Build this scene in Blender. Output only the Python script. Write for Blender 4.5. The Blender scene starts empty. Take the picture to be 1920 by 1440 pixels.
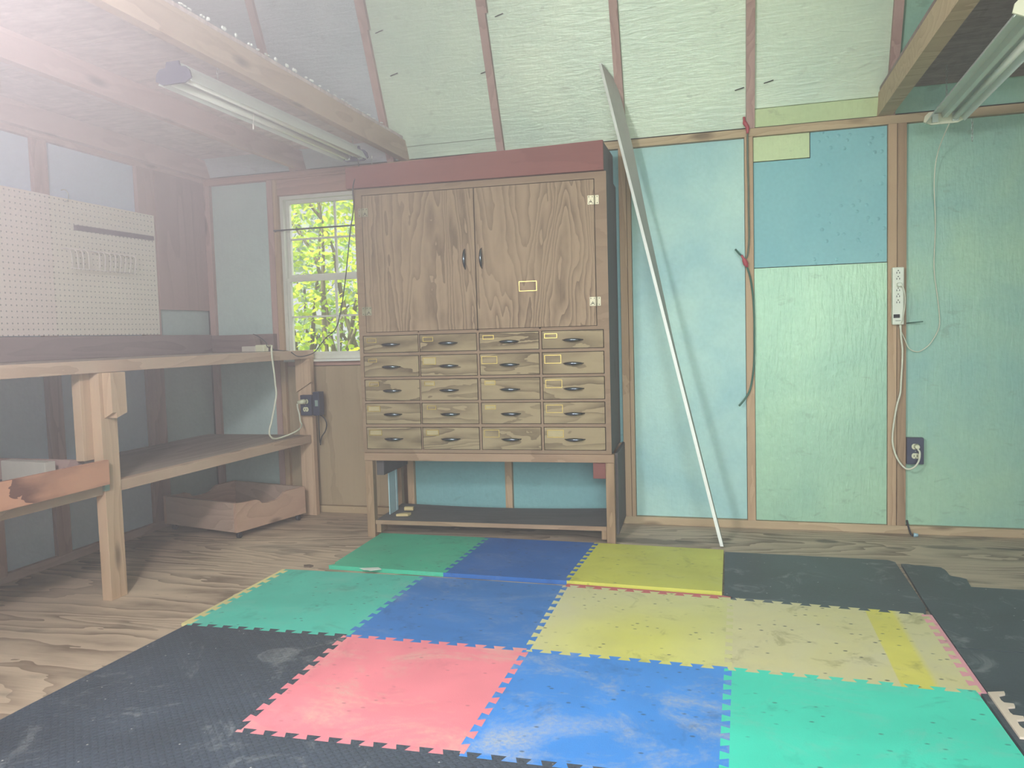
import bpy, bmesh, math, random
from mathutils import Vector, Matrix
random.seed(7)
SC = bpy.context.scene
COL = SC.collection

# ------------------------------------------------------------------ colour / materials
def lin(c):
    return tuple(((v/255)/12.92 if v/255 <= .04045 else ((v/255+.055)/1.055)**2.4) for v in c)
def col4(c): return (*lin(c), 1.0)

class NT:
    def __init__(s, name):
        s.m = bpy.data.materials.new(name); s.m.use_nodes = True
        s.t = s.m.node_tree; s.n = s.t.nodes; s.l = s.t.links
        s.b = s.n['Principled BSDF']
        tc = s.n.new('ShaderNodeTexCoord'); s.obj = tc.outputs['Object']
    def link(s, a, b): s.l.new(a, b)
    def mp(s, scale=(1,1,1), loc=(0,0,0), rot=(0,0,0), src=None):
        n = s.n.new('ShaderNodeMapping'); n.inputs['Scale'].default_value = scale
        n.inputs['Location'].default_value = loc; n.inputs['Rotation'].default_value = rot
        s.link(src or s.obj, n.inputs['Vector']); return n.outputs[0]
    def noise(s, vec, scale, detail=3, rough=.5, dist=0):
        n = s.n.new('ShaderNodeTexNoise'); n.inputs['Scale'].default_value = scale
        n.inputs['Detail'].default_value = detail; n.inputs['Roughness'].default_value = rough
        n.inputs['Distortion'].default_value = dist
        s.link(vec, n.inputs['Vector']); return n.outputs['Fac']
    def voro(s, vec, scale, rnd=1.0, out='Distance'):
        n = s.n.new('ShaderNodeTexVoronoi'); n.inputs['Scale'].default_value = scale
        n.inputs['Randomness'].default_value = rnd
        s.link(vec, n.inputs['Vector']); return n.outputs[out]
    def math(s, op, a, b=None, c=None, clamp=False):
        n = s.n.new('ShaderNodeMath'); n.operation = op; n.use_clamp = clamp
        for i, v in enumerate((a, b, c)):
            if v is None: continue
            if isinstance(v, (int, float)): n.inputs[i].default_value = v
            else: s.link(v, n.inputs[i])
        return n.outputs[0]
    def ramp(s, fac, stops):
        n = s.n.new('ShaderNodeValToRGB'); e = n.color_ramp.elements
        while len(e) < len(stops): e.new(.5)
        for el, (p, c) in zip(e, stops):
            el.position = p; el.color = c if len(c) == 4 else (*c, 1)
        s.link(fac, n.inputs[0]); return n.outputs[0]
    def step(s, fac, lo, hi):
        n = s.n.new('ShaderNodeMapRange'); n.inputs[1].default_value = lo; n.inputs[2].default_value = hi
        n.clamp = True; s.link(fac, n.inputs[0]); return n.outputs[0]
    def mix(s, fac, a, b, mode='MIX'):
        n = s.n.new('ShaderNodeMix'); n.data_type = 'RGBA'; n.blend_type = mode
        if isinstance(fac, (int, float)): n.inputs[0].default_value = fac
        else: s.link(fac, n.inputs[0])
        for i, v in ((6, a), (7, b)):
            if isinstance(v, tuple): n.inputs[i].default_value = v if len(v) == 4 else (*v, 1)
            else: s.link(v, n.inputs[i])
        return n.outputs[2]
    def sep(s, vec=None):
        n = s.n.new('ShaderNodeSeparateXYZ'); s.link(vec or s.obj, n.inputs[0]); return n.outputs
    def bump(s, h, strength=.3, dist=.01):
        n = s.n.new('ShaderNodeBump'); n.inputs['Strength'].default_value = strength
        n.inputs['Distance'].default_value = dist; s.link(h, n.inputs['Height'])
        s.link(n.outputs[0], s.b.inputs['Normal'])
    def base(s, c):
        if isinstance(c, tuple): s.b.inputs['Base Color'].default_value = c if len(c) == 4 else (*c, 1)
        else: s.link(c, s.b.inputs['Base Color'])
    def rough(s, v, spec=.5):
        s.b.inputs['Roughness'].default_value = v
        s.b.inputs['Specular IOR Level'].default_value = spec

def plain(name, c, rough=.6, metal=0, var=.12, spec=.5):
    t = NT(name); k = lin(c)
    f = t.noise(t.obj, 14, 4, .6)
    t.base(t.ramp(f, [(.3, tuple(v*(1-var) for v in k)), (.7, tuple(min(1, v*(1+var)) for v in k))]))
    t.rough(rough, spec); t.b.inputs['Metallic'].default_value = metal
    return t.m

def wood(name, light, dark, axis='X', rings=9, fig=.55, scale=2.2, rough=.72, knots=True, stain=None, spec=.3, streak=.5):
    """sawn / rotary cut wood; grain runs along axis"""
    t = NT(name); a, b = lin(light), lin(dark)
    st = {'X': (.13, 1, 1), 'Y': (1, .13, 1), 'Z': (1, 1, .13)}[axis]
    st2 = {'X': (.02, 1, 1), 'Y': (1, .02, 1), 'Z': (1, 1, .02)}[axis]
    v = t.mp(st)
    wob = t.noise(t.mp(tuple(1 if q == 1 else .35 for q in st)), scale*4.5, 3, .6, .2)
    n1 = t.noise(v, scale, 3, .5, .5)
    n1 = t.math('ADD', n1, t.math('MULTIPLY', wob, .07))
    ring = t.math('FRACT', t.math('MULTIPLY', n1, rings*2.2))
    ring = t.math('POWER', ring, 1.6)
    fine = t.noise(t.mp(st2), 190, 3, .6)
    amp = t.step(t.noise(t.obj, 2.5, 2, .5), .25, .7)
    f = t.math('ADD', t.math('MULTIPLY', t.math('MULTIPLY', ring, fig), t.math('MULTIPLY_ADD', amp, .7, .3)), t.math('MULTIPLY', fine, streak*.7))
    big = t.noise(t.obj, 1.3, 3, .5)
    f = t.math('ADD', f, t.math('MULTIPLY', t.math('SUBTRACT', big, .5), .5))
    c = t.ramp(f, [(.12, a), (.9, b)])
    if knots:
        kd = t.voro(t.mp({'X': (2.2, 7, 7), 'Y': (7, 2.2, 7), 'Z': (7, 7, 2.2)}[axis], loc=(.3, .7, .2)), 1.0)
        kf = t.step(kd, .16, .06)
        c = t.mix(t.math('MULTIPLY', kf, .75), c, tuple(x*.35 for x in b))
    if stain:
        sn = t.noise(t.mp((1, 2.2, 1)), stain[1], 4, .6, .5)
        c = t.mix(t.math('MULTIPLY', t.step(sn, stain[2], stain[2]+.12), stain[3]), c, lin(stain[0]))
    t.base(c); t.rough(rough, spec); t.bump(f, .12, .003)
    return t.m

def foam(name, c, c2=None, foil=.5, rough=.42, metal=0.0, wr='X', marks=True, wamt=.5):
    """insulation board with a thin wrinkled facer"""
    t = NT(name); a = lin(c); b = lin(c2) if c2 else tuple(v*.86 for v in a)
    mott = t.noise(t.obj, 2.2, 5, .55, .3)
    cc = t.ramp(mott, [(.32, b), (.66, a)])
    fine = t.noise(t.obj, 60, 3, .6)
    cc = t.mix(.10, cc, t.ramp(fine, [(.35, tuple(v*.6 for v in a)), (.65, (1, 1, 1))]), 'MULTIPLY')
    if marks:
        mk = t.noise(t.mp((1.2, 1, 2.6), rot=(0, .35, 0)), 7, 5, .65, .8)
        cc = t.mix(t.math('MULTIPLY', t.step(mk, .62, .68), .38), cc, tuple(v*.5 for v in a))
    t.base(cc); t.rough(rough, foil); t.b.inputs['Metallic'].default_value = metal
    w = t.noise(t.mp({'X': (1, 1, 7), 'Z': (6, 1, 1)}[wr]), 9, 4, .6, .6)
    w2 = t.noise(t.obj, 45, 3, .6)
    t.bump(t.math('ADD', t.math('MULTIPLY', w, wamt), t.math('MULTIPLY', w2, .3)), .35, .012)
    return t.m

def matmat(name, c, dust=(190, 190, 185), dustamt=.35, seed=0., speck=.8, rough=.55, extra=None):
    t = NT(name); a = lin(c)
    v = t.mp((1, 1, 1), loc=(seed, seed*1.7, 0))
    n = t.noise(v, 2.4, 3, .55, .4)
    cc = t.ramp(n, [(.3, tuple(x*.86 for x in a)), (.7, tuple(min(1, x*1.1) for x in a))])
    if extra: cc = extra(t, cc)
    d = t.noise(t.mp((1, 1.5, 1), loc=(seed*3, seed, 0)), 3.2, 8, .74, .5)
    d2 = t.step(t.noise(t.mp((1, 1, 1), loc=(seed, 0, 0)), 85, 4, .7), .30, .62)
    cc = t.mix(t.math('MULTIPLY', t.math('MULTIPLY', t.step(d, .50, .68), t.math('MULTIPLY_ADD', d2, .75, .25)), dustamt), cc, lin(dust))
    g = t.noise(t.mp((1, 1, 1), loc=(seed, seed*2, 1)), 7, 5, .7, .5)
    cc = t.mix(t.math('MULTIPLY', t.step(g, .57, .68), .38*speck), cc, tuple(x*.3 for x in a))
    sp = t.voro(t.mp((1, 1.7, 1), loc=(seed, 0, 0)), 21, 1.0)
    sn = t.noise(t.mp((1, 1, 1), loc=(seed, seed, 0)), 8, 3, .6)
    cc = t.mix(t.math('MULTIPLY', t.math('MULTIPLY', t.step(sp, .17, .09), t.step(sn, .44, .54)), .75*speck), cc, (.03, .04, .04))
    t.base(cc); t.rough(rough, .35)
    fb = t.noise(t.obj, 260, 2, .5)
    t.bump(fb, .25, .002)
    return t.m

def blackmat(name, c=(62, 72, 82), plate=True, seed=0.):
    t = NT(name); a = lin(c)
    v = t.mp((1, 1, 1), loc=(seed, seed, 0))
    n = t.noise(v, 3, 4, .6, .5)
    cc = t.ramp(n, [(.3, tuple(x*.8 for x in a)), (.72, tuple(x*1.25 for x in a))])
    d = t.noise(v, 5, 7, .72, 1.2)
    cc = t.mix(t.math('MULTIPLY', t.step(d, .56, .72), .5), cc, lin((160, 164, 166)))
    sp = t.voro(v, 21, 1.0)
    cc = t.mix(t.math('MULTIPLY', t.step(sp, .06, .035), .8), cc, lin((200, 200, 195)))
    t.base(cc); t.rough(.5, .45)
    if plate:
        x, y, z = t.sep(t.mp((1, 1, 1), rot=(0, 0, math.radians(45))))
        k = 6.283/.034
        h = t.math('MULTIPLY', t.math('SINE', t.math('MULTIPLY', x, k)), t.math('SINE', t.math('MULTIPLY', y, k)))
        h = t.step(t.math('ABSOLUTE', h), .25, .6)
        t.bump(t.math('ADD', h, t.math('MULTIPLY', t.noise(t.obj, 90, 2), .4)), .45, .003)
    else:
        t.bump(t.noise(t.obj, 90, 4, .6), .35, .003)
    return t.m

M = {}
M['pine'] = wood('pine_lumber', (190, 168, 136), (158, 132, 102), 'X')
M['pineY'] = wood('pine_lumber_lengthwise', (202, 172, 146), (172, 138, 112), 'Y')
M['pineZ'] = wood('pine_lumber_upright', (192, 163, 132), (158, 126, 96), 'Z')
M['pinebench'] = wood('pale_pine_lumber', (200, 172, 150), (172, 140, 118), 'Y')
M['pinebenchZ'] = wood('pale_pine_post', (206, 176, 148), (178, 144, 114), 'Z')
M['pinkZ'] = wood('reddish_fir_stud', (188, 156, 148), (154, 122, 114), 'Z')
M['pinkX'] = wood('reddish_fir_plate', (186, 148, 134), (152, 116, 104), 'X')
M['pinkY'] = wood('reddish_fir_joist', (206, 176, 168), (180, 148, 140), 'Y')
M['stand'] = wood('stand_lumber', (164, 136, 112), (126, 100, 80), 'X')
M['standZ'] = wood('stand_leg_lumber', (166, 138, 110), (128, 102, 78), 'Z')
M['darkside'] = wood('dark_side_wood', (92, 88, 90), (66, 60, 62), 'Z', fig=.3)  # darker wood for cabinet side and back, top box, stand sides
M['darkshelf'] = wood('dark_weathered_board', (106, 104, 104), (72, 70, 74), 'X', fig=.4)
M['brownboard'] = wood('brown_stained_board', (150, 130, 128), (112, 92, 92), 'Y', fig=.4)
M['brownboardX'] = wood('brown_stained_board_cross', (140, 120, 118), (104, 86, 86), 'X', fig=.4)
M['crown'] = wood('dark_red_board', (134, 84, 78), (104, 58, 56), 'X', fig=.3, knots=False)
M['cabframe'] = wood('oak_brown_frame', (146, 122, 100), (112, 90, 72), 'X', fig=.35, knots=False)
M['cabframeZ'] = wood('oak_brown_stile', (164, 138, 112), (128, 102, 80), 'Z', fig=.35, knots=False)
M['cabdoor'] = wood('figured_fir_door', (156, 132, 108), (110, 90, 72), 'Z', rings=13, fig=.9, scale=3.2, knots=False, streak=.35)
M['drawer'] = [wood('figured_fir_drawer', (156, 138, 108), (98, 82, 62), 'X', rings=r, fig=1.0, scale=s, knots=False, streak=.3)
               for r, s in ((7, 4.0), (11, 3.0), (6, 5.5))]
M['plywall'] = wood('plywood_panel', (176, 156, 128), (146, 124, 98), 'Z', rings=5, fig=.4, knots=False)
M['redply'] = wood('reddish_plywood_panel', (178, 148, 142), (144, 114, 110), 'Z', rings=5, fig=.4, knots=False)
M['crateply'] = wood('blotchy_orange_plywood', (206, 150, 122), (116, 74, 62), 'Y', rings=4, fig=1.25, scale=5, knots=False, streak=.1)
M['crate'] = wood('crate_pine', (204, 168, 146), (170, 132, 112), 'Y', fig=.4)
M['crateX'] = wood('crate_pine_cross', (192, 166, 150), (160, 132, 116), 'X', fig=.4)
M['benchply'] = wood('bench_plywood', (166, 150, 140), (134, 116, 106), 'Y', rings=6, fig=.5, knots=False)
M['floor'] = wood('plywood_floor', (200, 178, 156), (128, 108, 92), 'X', rings=14, fig=.85, scale=1.7, knots=False,
                  stain=((70, 66, 62), 1.6, .60, .55), rough=.6, streak=.5)

def floor_stains(m):
    t = NT.__new__(NT); t.m = m; t.t = m.node_tree; t.n = t.t.nodes; t.l = t.t.links; t.b = t.n['Principled BSDF']
    t.obj = [q for q in t.n if q.type == 'TEX_COORD'][0].outputs['Object']
    src = t.b.inputs['Base Color'].links[0].from_socket
    x, y, z = t.sep(); n = t.noise(t.mp((1, 3, 1)), 9, 4, .6)
    tot = None
    for cx, cy, rx, ry in ((.83, -.215, .13, .030), (1.08, -.20, .12, .022), (.61, -.26, .045, .020), (-.12, -.30, .09, .012), (.34, -.19, .05, .03), (-.45, -.32, .25, .05)):
        a = t.math('DIVIDE', t.math('SUBTRACT', x, cx), rx); b = t.math('DIVIDE', t.math('SUBTRACT', y, cy), ry)
        d = t.math('ADD', t.math('ADD', t.math('MULTIPLY', a, a), t.math('MULTIPLY', b, b)), t.math('MULTIPLY', t.math('SUBTRACT', n, .5), 2.2))
        f = t.step(d, 1.2, .5); tot = f if tot is None else t.math('MAXIMUM', tot, f)
    t.base(t.mix(t.math('MULTIPLY', tot, .62), src, lin((58, 56, 54))))
floor_stains(M['floor'])

def osb(nm, a, b):
    t = NT(nm); a, b = lin(a), lin(b)
    v1 = t.voro(t.mp((9, 40, 9), rot=(0, 0, .5)), 1, 1.0, 'Color')
    v2 = t.voro(t.mp((38, 10, 9), rot=(0, 0, .3)), 1, 1.0, 'Color')
    m = t.mix(.5, v1, v2); s = t.n.new('ShaderNodeSeparateColor'); t.link(m, s.inputs[0])
    n9 = t.noise(t.mp((6, 26, 6), rot=(0, 0, .4)), 1.5, 5, .7, 1.0)
    c = t.mix(.62, t.ramp(s.outputs[0], [(.2, b), (.7, a)]), t.ramp(n9, [(.32, b), (.58, a), (.75, tuple(min(1, v*1.25) for v in a))]))
    t.base(c); t.rough(.7, .3); t.bump(s.outputs[0], .3, .004); return t.m
M['osb'] = osb('glare_pale_flake_board', (228, 208, 206), (184, 162, 162))  # left deck copy, paled so its colour carries the glare
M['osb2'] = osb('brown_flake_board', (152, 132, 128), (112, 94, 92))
M['roofdark'] = plain('roof_sheathing', (110, 100, 92), .8)

M['f_aqua'] = foam('aqua_foam_facer', (182, 218, 208), (154, 198, 200), foil=.35, rough=.5, wr='Z', marks=False, wamt=.25)
M['f_green'] = foam('green_foil_facer', (168, 206, 174), (146, 188, 164), foil=.55, rough=.42, metal=.12, wr='Z', wamt=.6)
M['f_right'] = foam('sage_foam_facer', (162, 200, 172), (138, 184, 174), foil=.5, rough=.45, wr='Z')
M['f_roof'] = foam('pale_roof_foil', (222, 236, 214), (204, 222, 204), foil=.6, rough=.4, metal=.1, wr='X', wamt=1.0)
M['f_roof2'] = foam('grey_roof_foil', (208, 214, 220), (186, 196, 202), foil=.6, rough=.4, metal=.1, wr='X', wamt=1.0)
M['f_yel'] = foam('yellowish_facer', (206, 220, 172), (190, 208, 160), foil=.4, rough=.5, wr='Z')
M['f_blue'] = foam('blue_foam_board', (138, 192, 196), (124, 182, 190), foil=.3, rough=.55, wr='Z', marks=False, wamt=.2)
def dents(m):
    t = NT.__new__(NT); t.m = m; t.t = m.node_tree; t.n = t.t.nodes; t.l = t.t.links; t.b = t.n['Principled BSDF']
    t.obj = [q for q in t.n if q.type == 'TEX_COORD'][0].outputs['Object']
    v = t.voro(t.obj, 26, 1.0); g = t.noise(t.obj, 4.5, 2, .5); x, y, z = t.sep()
    h = t.math('MULTIPLY', t.step(v, .26, .08), t.math('MULTIPLY', t.step(g, .46, .48), t.step(x, .30, .31)))
    t.bump(h, .40, .010)
dents(M['f_blue'])
M['f_grey'] = foam('grey_green_foam', (194, 212, 208), (178, 198, 196), foil=.3, rough=.55, wr='Z', marks=False, wamt=.2)
M['f_bluegrey'] = foam('blue_grey_foam', (212, 226, 246), (196, 214, 236), foil=.3, rough=.55, wr='Z', marks=False, wamt=.2)
M['f_teal'] = foam('teal_foam', (130, 178, 180), (120, 168, 172), foil=.3, rough=.5, wr='Z', wamt=.2)

def yel2(t, cc):
    x, y, z = t.sep()
    n = t.noise(t.obj, 3.0, 4, .6, .5)
    f = t.math('ADD', t.math('MULTIPLY', t.step(x, -.40, -.74), .75), t.math('MULTIPLY', t.step(y, -1.5, -1.05), .75))
    f = t.math('MULTIPLY', f, t.math('MULTIPLY', n, 1.5), clamp=True)
    f = t.math('MAXIMUM', f, t.math('MULTIPLY', t.step(x, -.30, -.08), t.math('MULTIPLY_ADD', n, .6, .1)))
    return t.mix(f, cc, lin((206, 202, 176)))
def yel3(t, cc):
    x, y, z = t.sep()
    band = t.math('MULTIPLY', t.step(x, .352, .358), t.step(x, .455, .43))
    n = t.step(t.noise(t.mp((1, 1, 1), loc=(2, 0, 0)), 3.2, 4, .6, .5), .30, .66)
    f = t.math('SUBTRACT', t.math('MULTIPLY_ADD', n, .35, .62), band, clamp=True)
    return t.mix(f, cc, lin((212, 204, 168)))
M['m_green1'] = matmat('green_foam_mat_rear', (66, 182, 148), seed=1.3, dustamt=.10)
M['m_green2'] = matmat('teal_green_foam_mat', (80, 194, 176), seed=4.3, dustamt=.22)
M['m_green3'] = matmat('bright_teal_foam_mat', (66, 218, 190), seed=7.1, dustamt=.3)
M['m_blue1'] = matmat('deep_blue_foam_mat', (38, 100, 176), seed=2.2, dustamt=.14)
M['m_blue2'] = matmat('blue_foam_mat', (56, 122, 196), seed=5.2, dustamt=.34)
M['m_blue3'] = matmat('dusty_blue_foam_mat', (64, 140, 222), seed=8.4, dustamt=.75)
M['m_yel1'] = matmat('yellow_foam_mat', (204, 202, 88), seed=3.1, dustamt=.12)
M['m_yel2'] = matmat('faded_yellow_foam_mat', (216, 212, 112), seed=6.1, dustamt=.25, dust=(176, 168, 140), speck=1.1, extra=yel2)
M['m_yel3'] = matmat('worn_yellow_foam_mat', (222, 212, 100), seed=9.6, dustamt=.25, dust=(170, 160, 140), speck=1.2, extra=yel3)
M['m_red'] = matmat('coral_red_foam_mat', (236, 136, 148), seed=10.3, dust=(214, 190, 172), dustamt=.7, speck=.4)
M['m_stripred'] = matmat('red_edge_strip', (196, 98, 104), seed=11, dustamt=.1)
M['m_strippink'] = matmat('pink_edge_strip', (226, 156, 168), seed=12, dustamt=.25)
M['m_stripyel'] = matmat('yellow_edge_strip', (226, 214, 152), seed=13, dustamt=.1)
M['m_stripbeige'] = matmat('beige_edge_strip', (222, 204, 186), seed=14, dustamt=.1, speck=.2)
M['m_blk'] = blackmat('black_plate_mat', (60, 70, 84), seed=0.)
M['m_blk2'] = blackmat('black_rubber_mat', (54, 66, 76), plate=False, seed=3.)

M['white'] = plain('white_paint', (226, 228, 222), .5, var=.05)
M['boardgrey'] = plain('shaded_board_face', (176, 172, 166), .6, var=.06)  # broad face of the white board, its shade put into the colour
M['vinyl'] = plain('white_vinyl', (214, 214, 204), .45, var=.05)
M['cream'] = plain('cream_enamel', (222, 222, 196), .4, var=.04)
M['lampwhite'] = plain('lamp_enamel', (216, 224, 218), .3, var=.04)
M['tube'] = plain('frosted_tube', (226, 230, 218), .25, var=.02)
M['greycap'] = plain('grey_blue_plastic', (64, 64, 88), .5, var=.05)
M['plasticwhite'] = plain('white_plastic', (218, 222, 206), .4, var=.03)
M['outletivory'] = plain('ivory_plastic', (214, 214, 184), .4, var=.03)
M['black'] = plain('black_plastic', (38, 40, 52), .5, var=.1)
M['navy'] = plain('dark_blue_box', (44, 52, 78), .5, var=.1)
M['slot'] = plain('dark_slot', (24, 24, 26), .8)
M['blackcord'] = plain('black_cord', (42, 42, 48), .5)
M['whitecord'] = plain('white_cord', (216, 216, 196), .45, var=.04)
M['greencord'] = plain('dark_green_cord', (44, 96, 80), .5)
M['greygreencord'] = plain('grey_green_cord', (92, 104, 88), .6)
M['redhook'] = plain('red_plastic', (172, 66, 76), .45)
M['steel'] = plain('zinc_steel', (180, 184, 180), .3, metal=.9, var=.1)
M['darksteel'] = plain('dark_chrome', (92, 98, 104), .22, metal=1.0, var=.08)
M['brass'] = plain('worn_brass', (204, 178, 104), .35, metal=.75, var=.2)
M['hingem'] = plain('bright_hinge_plate', (158, 152, 126), .4, metal=.4, var=.3)
M['oldcard'] = plain('aged_card', (176, 160, 122), .8)
M['galv'] = plain('galvanised_bracket', (160, 186, 180), .4, metal=.4)
M['paper'] = plain('torn_paper', (214, 226, 218), .8, var=.04)
M['barm'] = plain('weathered_dark_bar', (84, 62, 72), .6, var=.25)
M['wirewhite'] = plain('white_wire', (228, 220, 212), .4, var=.03)
M['offcut'] = plain('pale_blue_offcut', (176, 204, 210), .5, var=.06)
M['scrapwood'] = wood('raw_scrap_wood', (214, 196, 146), (184, 160, 110), 'X', knots=False)
M['ivorybox'] = plain('ivory_foam_box', (198, 190, 180), .7, var=.06)
M['dryleaf'] = plain('dry_leaf', (104, 88, 76), .8)
M['bluecap'] = plain('pale_blue_cap', (150, 186, 200), .5)
M['fringe'] = plain('white_fibre', (236, 240, 236), .7, var=.03)

def pegmat(name, c, seed):
    t = NT(name); a = lin(c)
    x, y, z = t.sep()
    def cell(v):
        f = t.math('SUBTRACT', t.math('FRACT', t.math('DIVIDE', v, .0254)), .5); return t.math('MULTIPLY', f, f)
    d = t.math('ADD', cell(y), cell(z))
    hole = t.step(d, .026, .012)
    n = t.noise(t.obj, 3, 3)
    cc = t.ramp(n, [(.3, tuple(v*.93 for v in a)), (.7, a)])
    t.base(t.mix(t.math('MULTIPLY', hole, .8), cc, tuple(v*.14 for v in a))); t.rough(.55, .4)
    return t.m
M['peg1'] = pegmat('cream_pegboard', (246, 232, 224), 0)
M['peg2'] = pegmat('pale_pegboard', (244, 236, 222), 1)

def glassmat():
    m = bpy.data.materials.new('window_glass'); m.use_nodes = True; t = m.node_tree
    t.nodes.clear(); o = t.nodes.new('ShaderNodeOutputMaterial'); mx = t.nodes.new('ShaderNodeMixShader')
    tr = t.nodes.new('ShaderNodeBsdfTransparent'); gl = t.nodes.new('ShaderNodeBsdfGlossy'); gl.inputs['Roughness'].default_value = .03
    tr.inputs[0].default_value = (.97, .98, .97, 1); mx.inputs[0].default_value = .05
    t.links.new(tr.outputs[0], mx.inputs[1]); t.links.new(gl.outputs[0], mx.inputs[2]); t.links.new(mx.outputs[0], o.inputs[0]); return m
M['glass'] = glassmat()

def leafmat(name, c, c2, trans=.5):
    m = bpy.data.materials.new(name); m.use_nodes = True; t = m.node_tree
    t.nodes.clear(); N = t.nodes.new; o = N('ShaderNodeOutputMaterial')
    tc = N('ShaderNodeTexCoord'); no = N('ShaderNodeTexNoise'); no.inputs['Scale'].default_value = 5; no.inputs['Detail'].default_value = 3
    t.links.new(tc.outputs['Object'], no.inputs['Vector'])
    r = N('ShaderNodeValToRGB'); r.color_ramp.elements[0].position = .35; r.color_ramp.elements[1].position = .62
    r.color_ramp.elements[0].color = col4(c2); r.color_ramp.elements[1].color = col4(c)
    t.links.new(no.outputs['Fac'], r.inputs[0])
    d = N('ShaderNodeBsdfDiffuse'); tl = N('ShaderNodeBsdfTranslucent'); mx = N('ShaderNodeMixShader'); mx.inputs[0].default_value = trans
    for b in (d, tl): t.links.new(r.outputs[0], b.inputs[0])
    t.links.new(d.outputs[0], mx.inputs[1]); t.links.new(tl.outputs[0], mx.inputs[2]); t.links.new(mx.outputs[0], o.inputs[0]); return m
M['leaf'] = leafmat('sunlit_leaves', (232, 240, 70), (170, 214, 90))
M['leaf2'] = leafmat('shaded_leaves', (206, 220, 186), (150, 178, 140), .5)
M['bark'] = plain('grey_bark', (120, 110, 92), .9)
M['grass'] = plain('grass_ground', (96, 120, 70), .9, var=.3)

# ------------------------------------------------------------------ mesh helpers (world coordinates in, local coordinates out)
class MB:
    def __init__(s): s.bm = bmesh.new()
    def box(s, x0, x1, y0, y1, z0, z1, bev=.0):
        return s.hexa([(x0,y0,z0),(x1,y0,z0),(x1,y1,z0),(x0,y1,z0)], [(x0,y0,z1),(x1,y0,z1),(x1,y1,z1),(x0,y1,z1)], bev)
    def hexa(s, lo, hi, bev=0):
        v = [s.bm.verts.new(p) for p in (*lo, *hi)]
        fs = [s.bm.faces.new([v[i] for i in q]) for q in ((3,2,1,0),(4,5,6,7),(0,1,5,4),(1,2,6,5),(2,3,7,6),(3,0,4,7))]
        if bev:
            es = set(e for f in fs for e in f.edges)
            bmesh.ops.bevel(s.bm, geom=list(es), offset=bev, segments=2, affect='EDGES', profile=.6)
        return s
    def prism(s, poly, z0, z1):
        """poly: list of (x,y); extruded in z"""
        return s.extr([(x, y, z0) for x, y in poly], (0, 0, z1-z0))
    def extr(s, pts, d):
        n = len(pts); d = Vector(d)
        a = [s.bm.verts.new(p) for p in pts]; b = [s.bm.verts.new(Vector(p)+d) for p in pts]
        s.bm.faces.new(a); s.bm.faces.new(list(reversed(b)))
        for i in range(n): s.bm.faces.new([a[i], b[i], b[(i+1) % n], a[(i+1) % n]])
        return s
    def tube(s, pts, r, n=8, closed=False, smooth=0):
        P = [Vector(p) for p in pts]
        if smooth:
            Q = []
            L = len(P)
            for i in range(L if closed else L-1):
                p0 = P[i-1] if (i > 0 or closed) else P[0]; p1 = P[i]; p2 = P[(i+1) % L]; p3 = P[(i+2) % L] if (i+2 < L or closed) else P[-1]
                for k in range(smooth):
                    t = k/smooth; t2 = t*t; t3 = t2*t
                    Q.append(.5*((2*p1)+(-p0+p2)*t+(2*p0-5*p1+4*p2-p3)*t2+(-p0+3*p1-3*p2+p3)*t3))
            if not closed: Q.append(P[-1])
            P = Q
        rs = r if isinstance(r, (list, tuple)) else [r]*len(P)
        if len(rs) != len(P): rs = [rs[min(int(i/len(P)*len(rs)), len(rs)-1)] for i in range(len(P))]
        rings = []; L = len(P); prev = None
        for i, p in enumerate(P):
            if closed: d = P[(i+1) % L]-P[i-1]
            else: d = P[min(i+1, L-1)]-P[max(i-1, 0)]
            d.normalize()
            if prev is None:
                up = Vector((0, 0, 1)) if abs(d.z) < .9 else Vector((1, 0, 0))
                u = d.cross(up).normalized()
            else: u = (prev-d*prev.dot(d)).normalized()
            prev = u; w = d.cross(u)
            rings.append([s.bm.verts.new(p+(u*math.cos(a)+w*math.sin(a))*rs[i]) for a in [2*math.pi*k/n for k in range(n)]])
        for i in range(L if closed else L-1):
            a, b = rings[i], rings[(i+1) % L]
            for k in range(n):
                f = s.bm.faces.new([a[k], a[(k+1) % n], b[(k+1) % n], b[k]]); f.smooth = True
        if not closed:
            s.bm.faces.new(list(reversed(rings[0]))); s.bm.faces.new(rings[-1])
        return s
    def quad(s, a, b, c, d): s.bm.faces.new([s.bm.verts.new(p) for p in (a, b, c, d)]); return s
    def xf(s, mat):
        bmesh.ops.transform(s.bm, matrix=mat, verts=s.bm.verts); return s
    def build(s, name, mat, parent=None, label=None, kind=None, origin=None):
        bmesh.ops.recalc_face_normals(s.bm, faces=s.bm.faces)
        o = Vector(origin) if origin else (Vector(parent.matrix_world.translation) if parent else Vector((0, 0, 0)))
        bmesh.ops.translate(s.bm, vec=-o, verts=s.bm.verts)
        me = bpy.data.meshes.new(name); s.bm.to_mesh(me); s.bm.free()
        me.materials.append(mat)
        ob = bpy.data.objects.new(name, me); COL.objects.link(ob)
        if parent:
            ob.parent = parent
        else: ob.location = o
        if label: ob['label'] = label
        if kind: ob['kind'] = kind
        return ob

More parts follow.
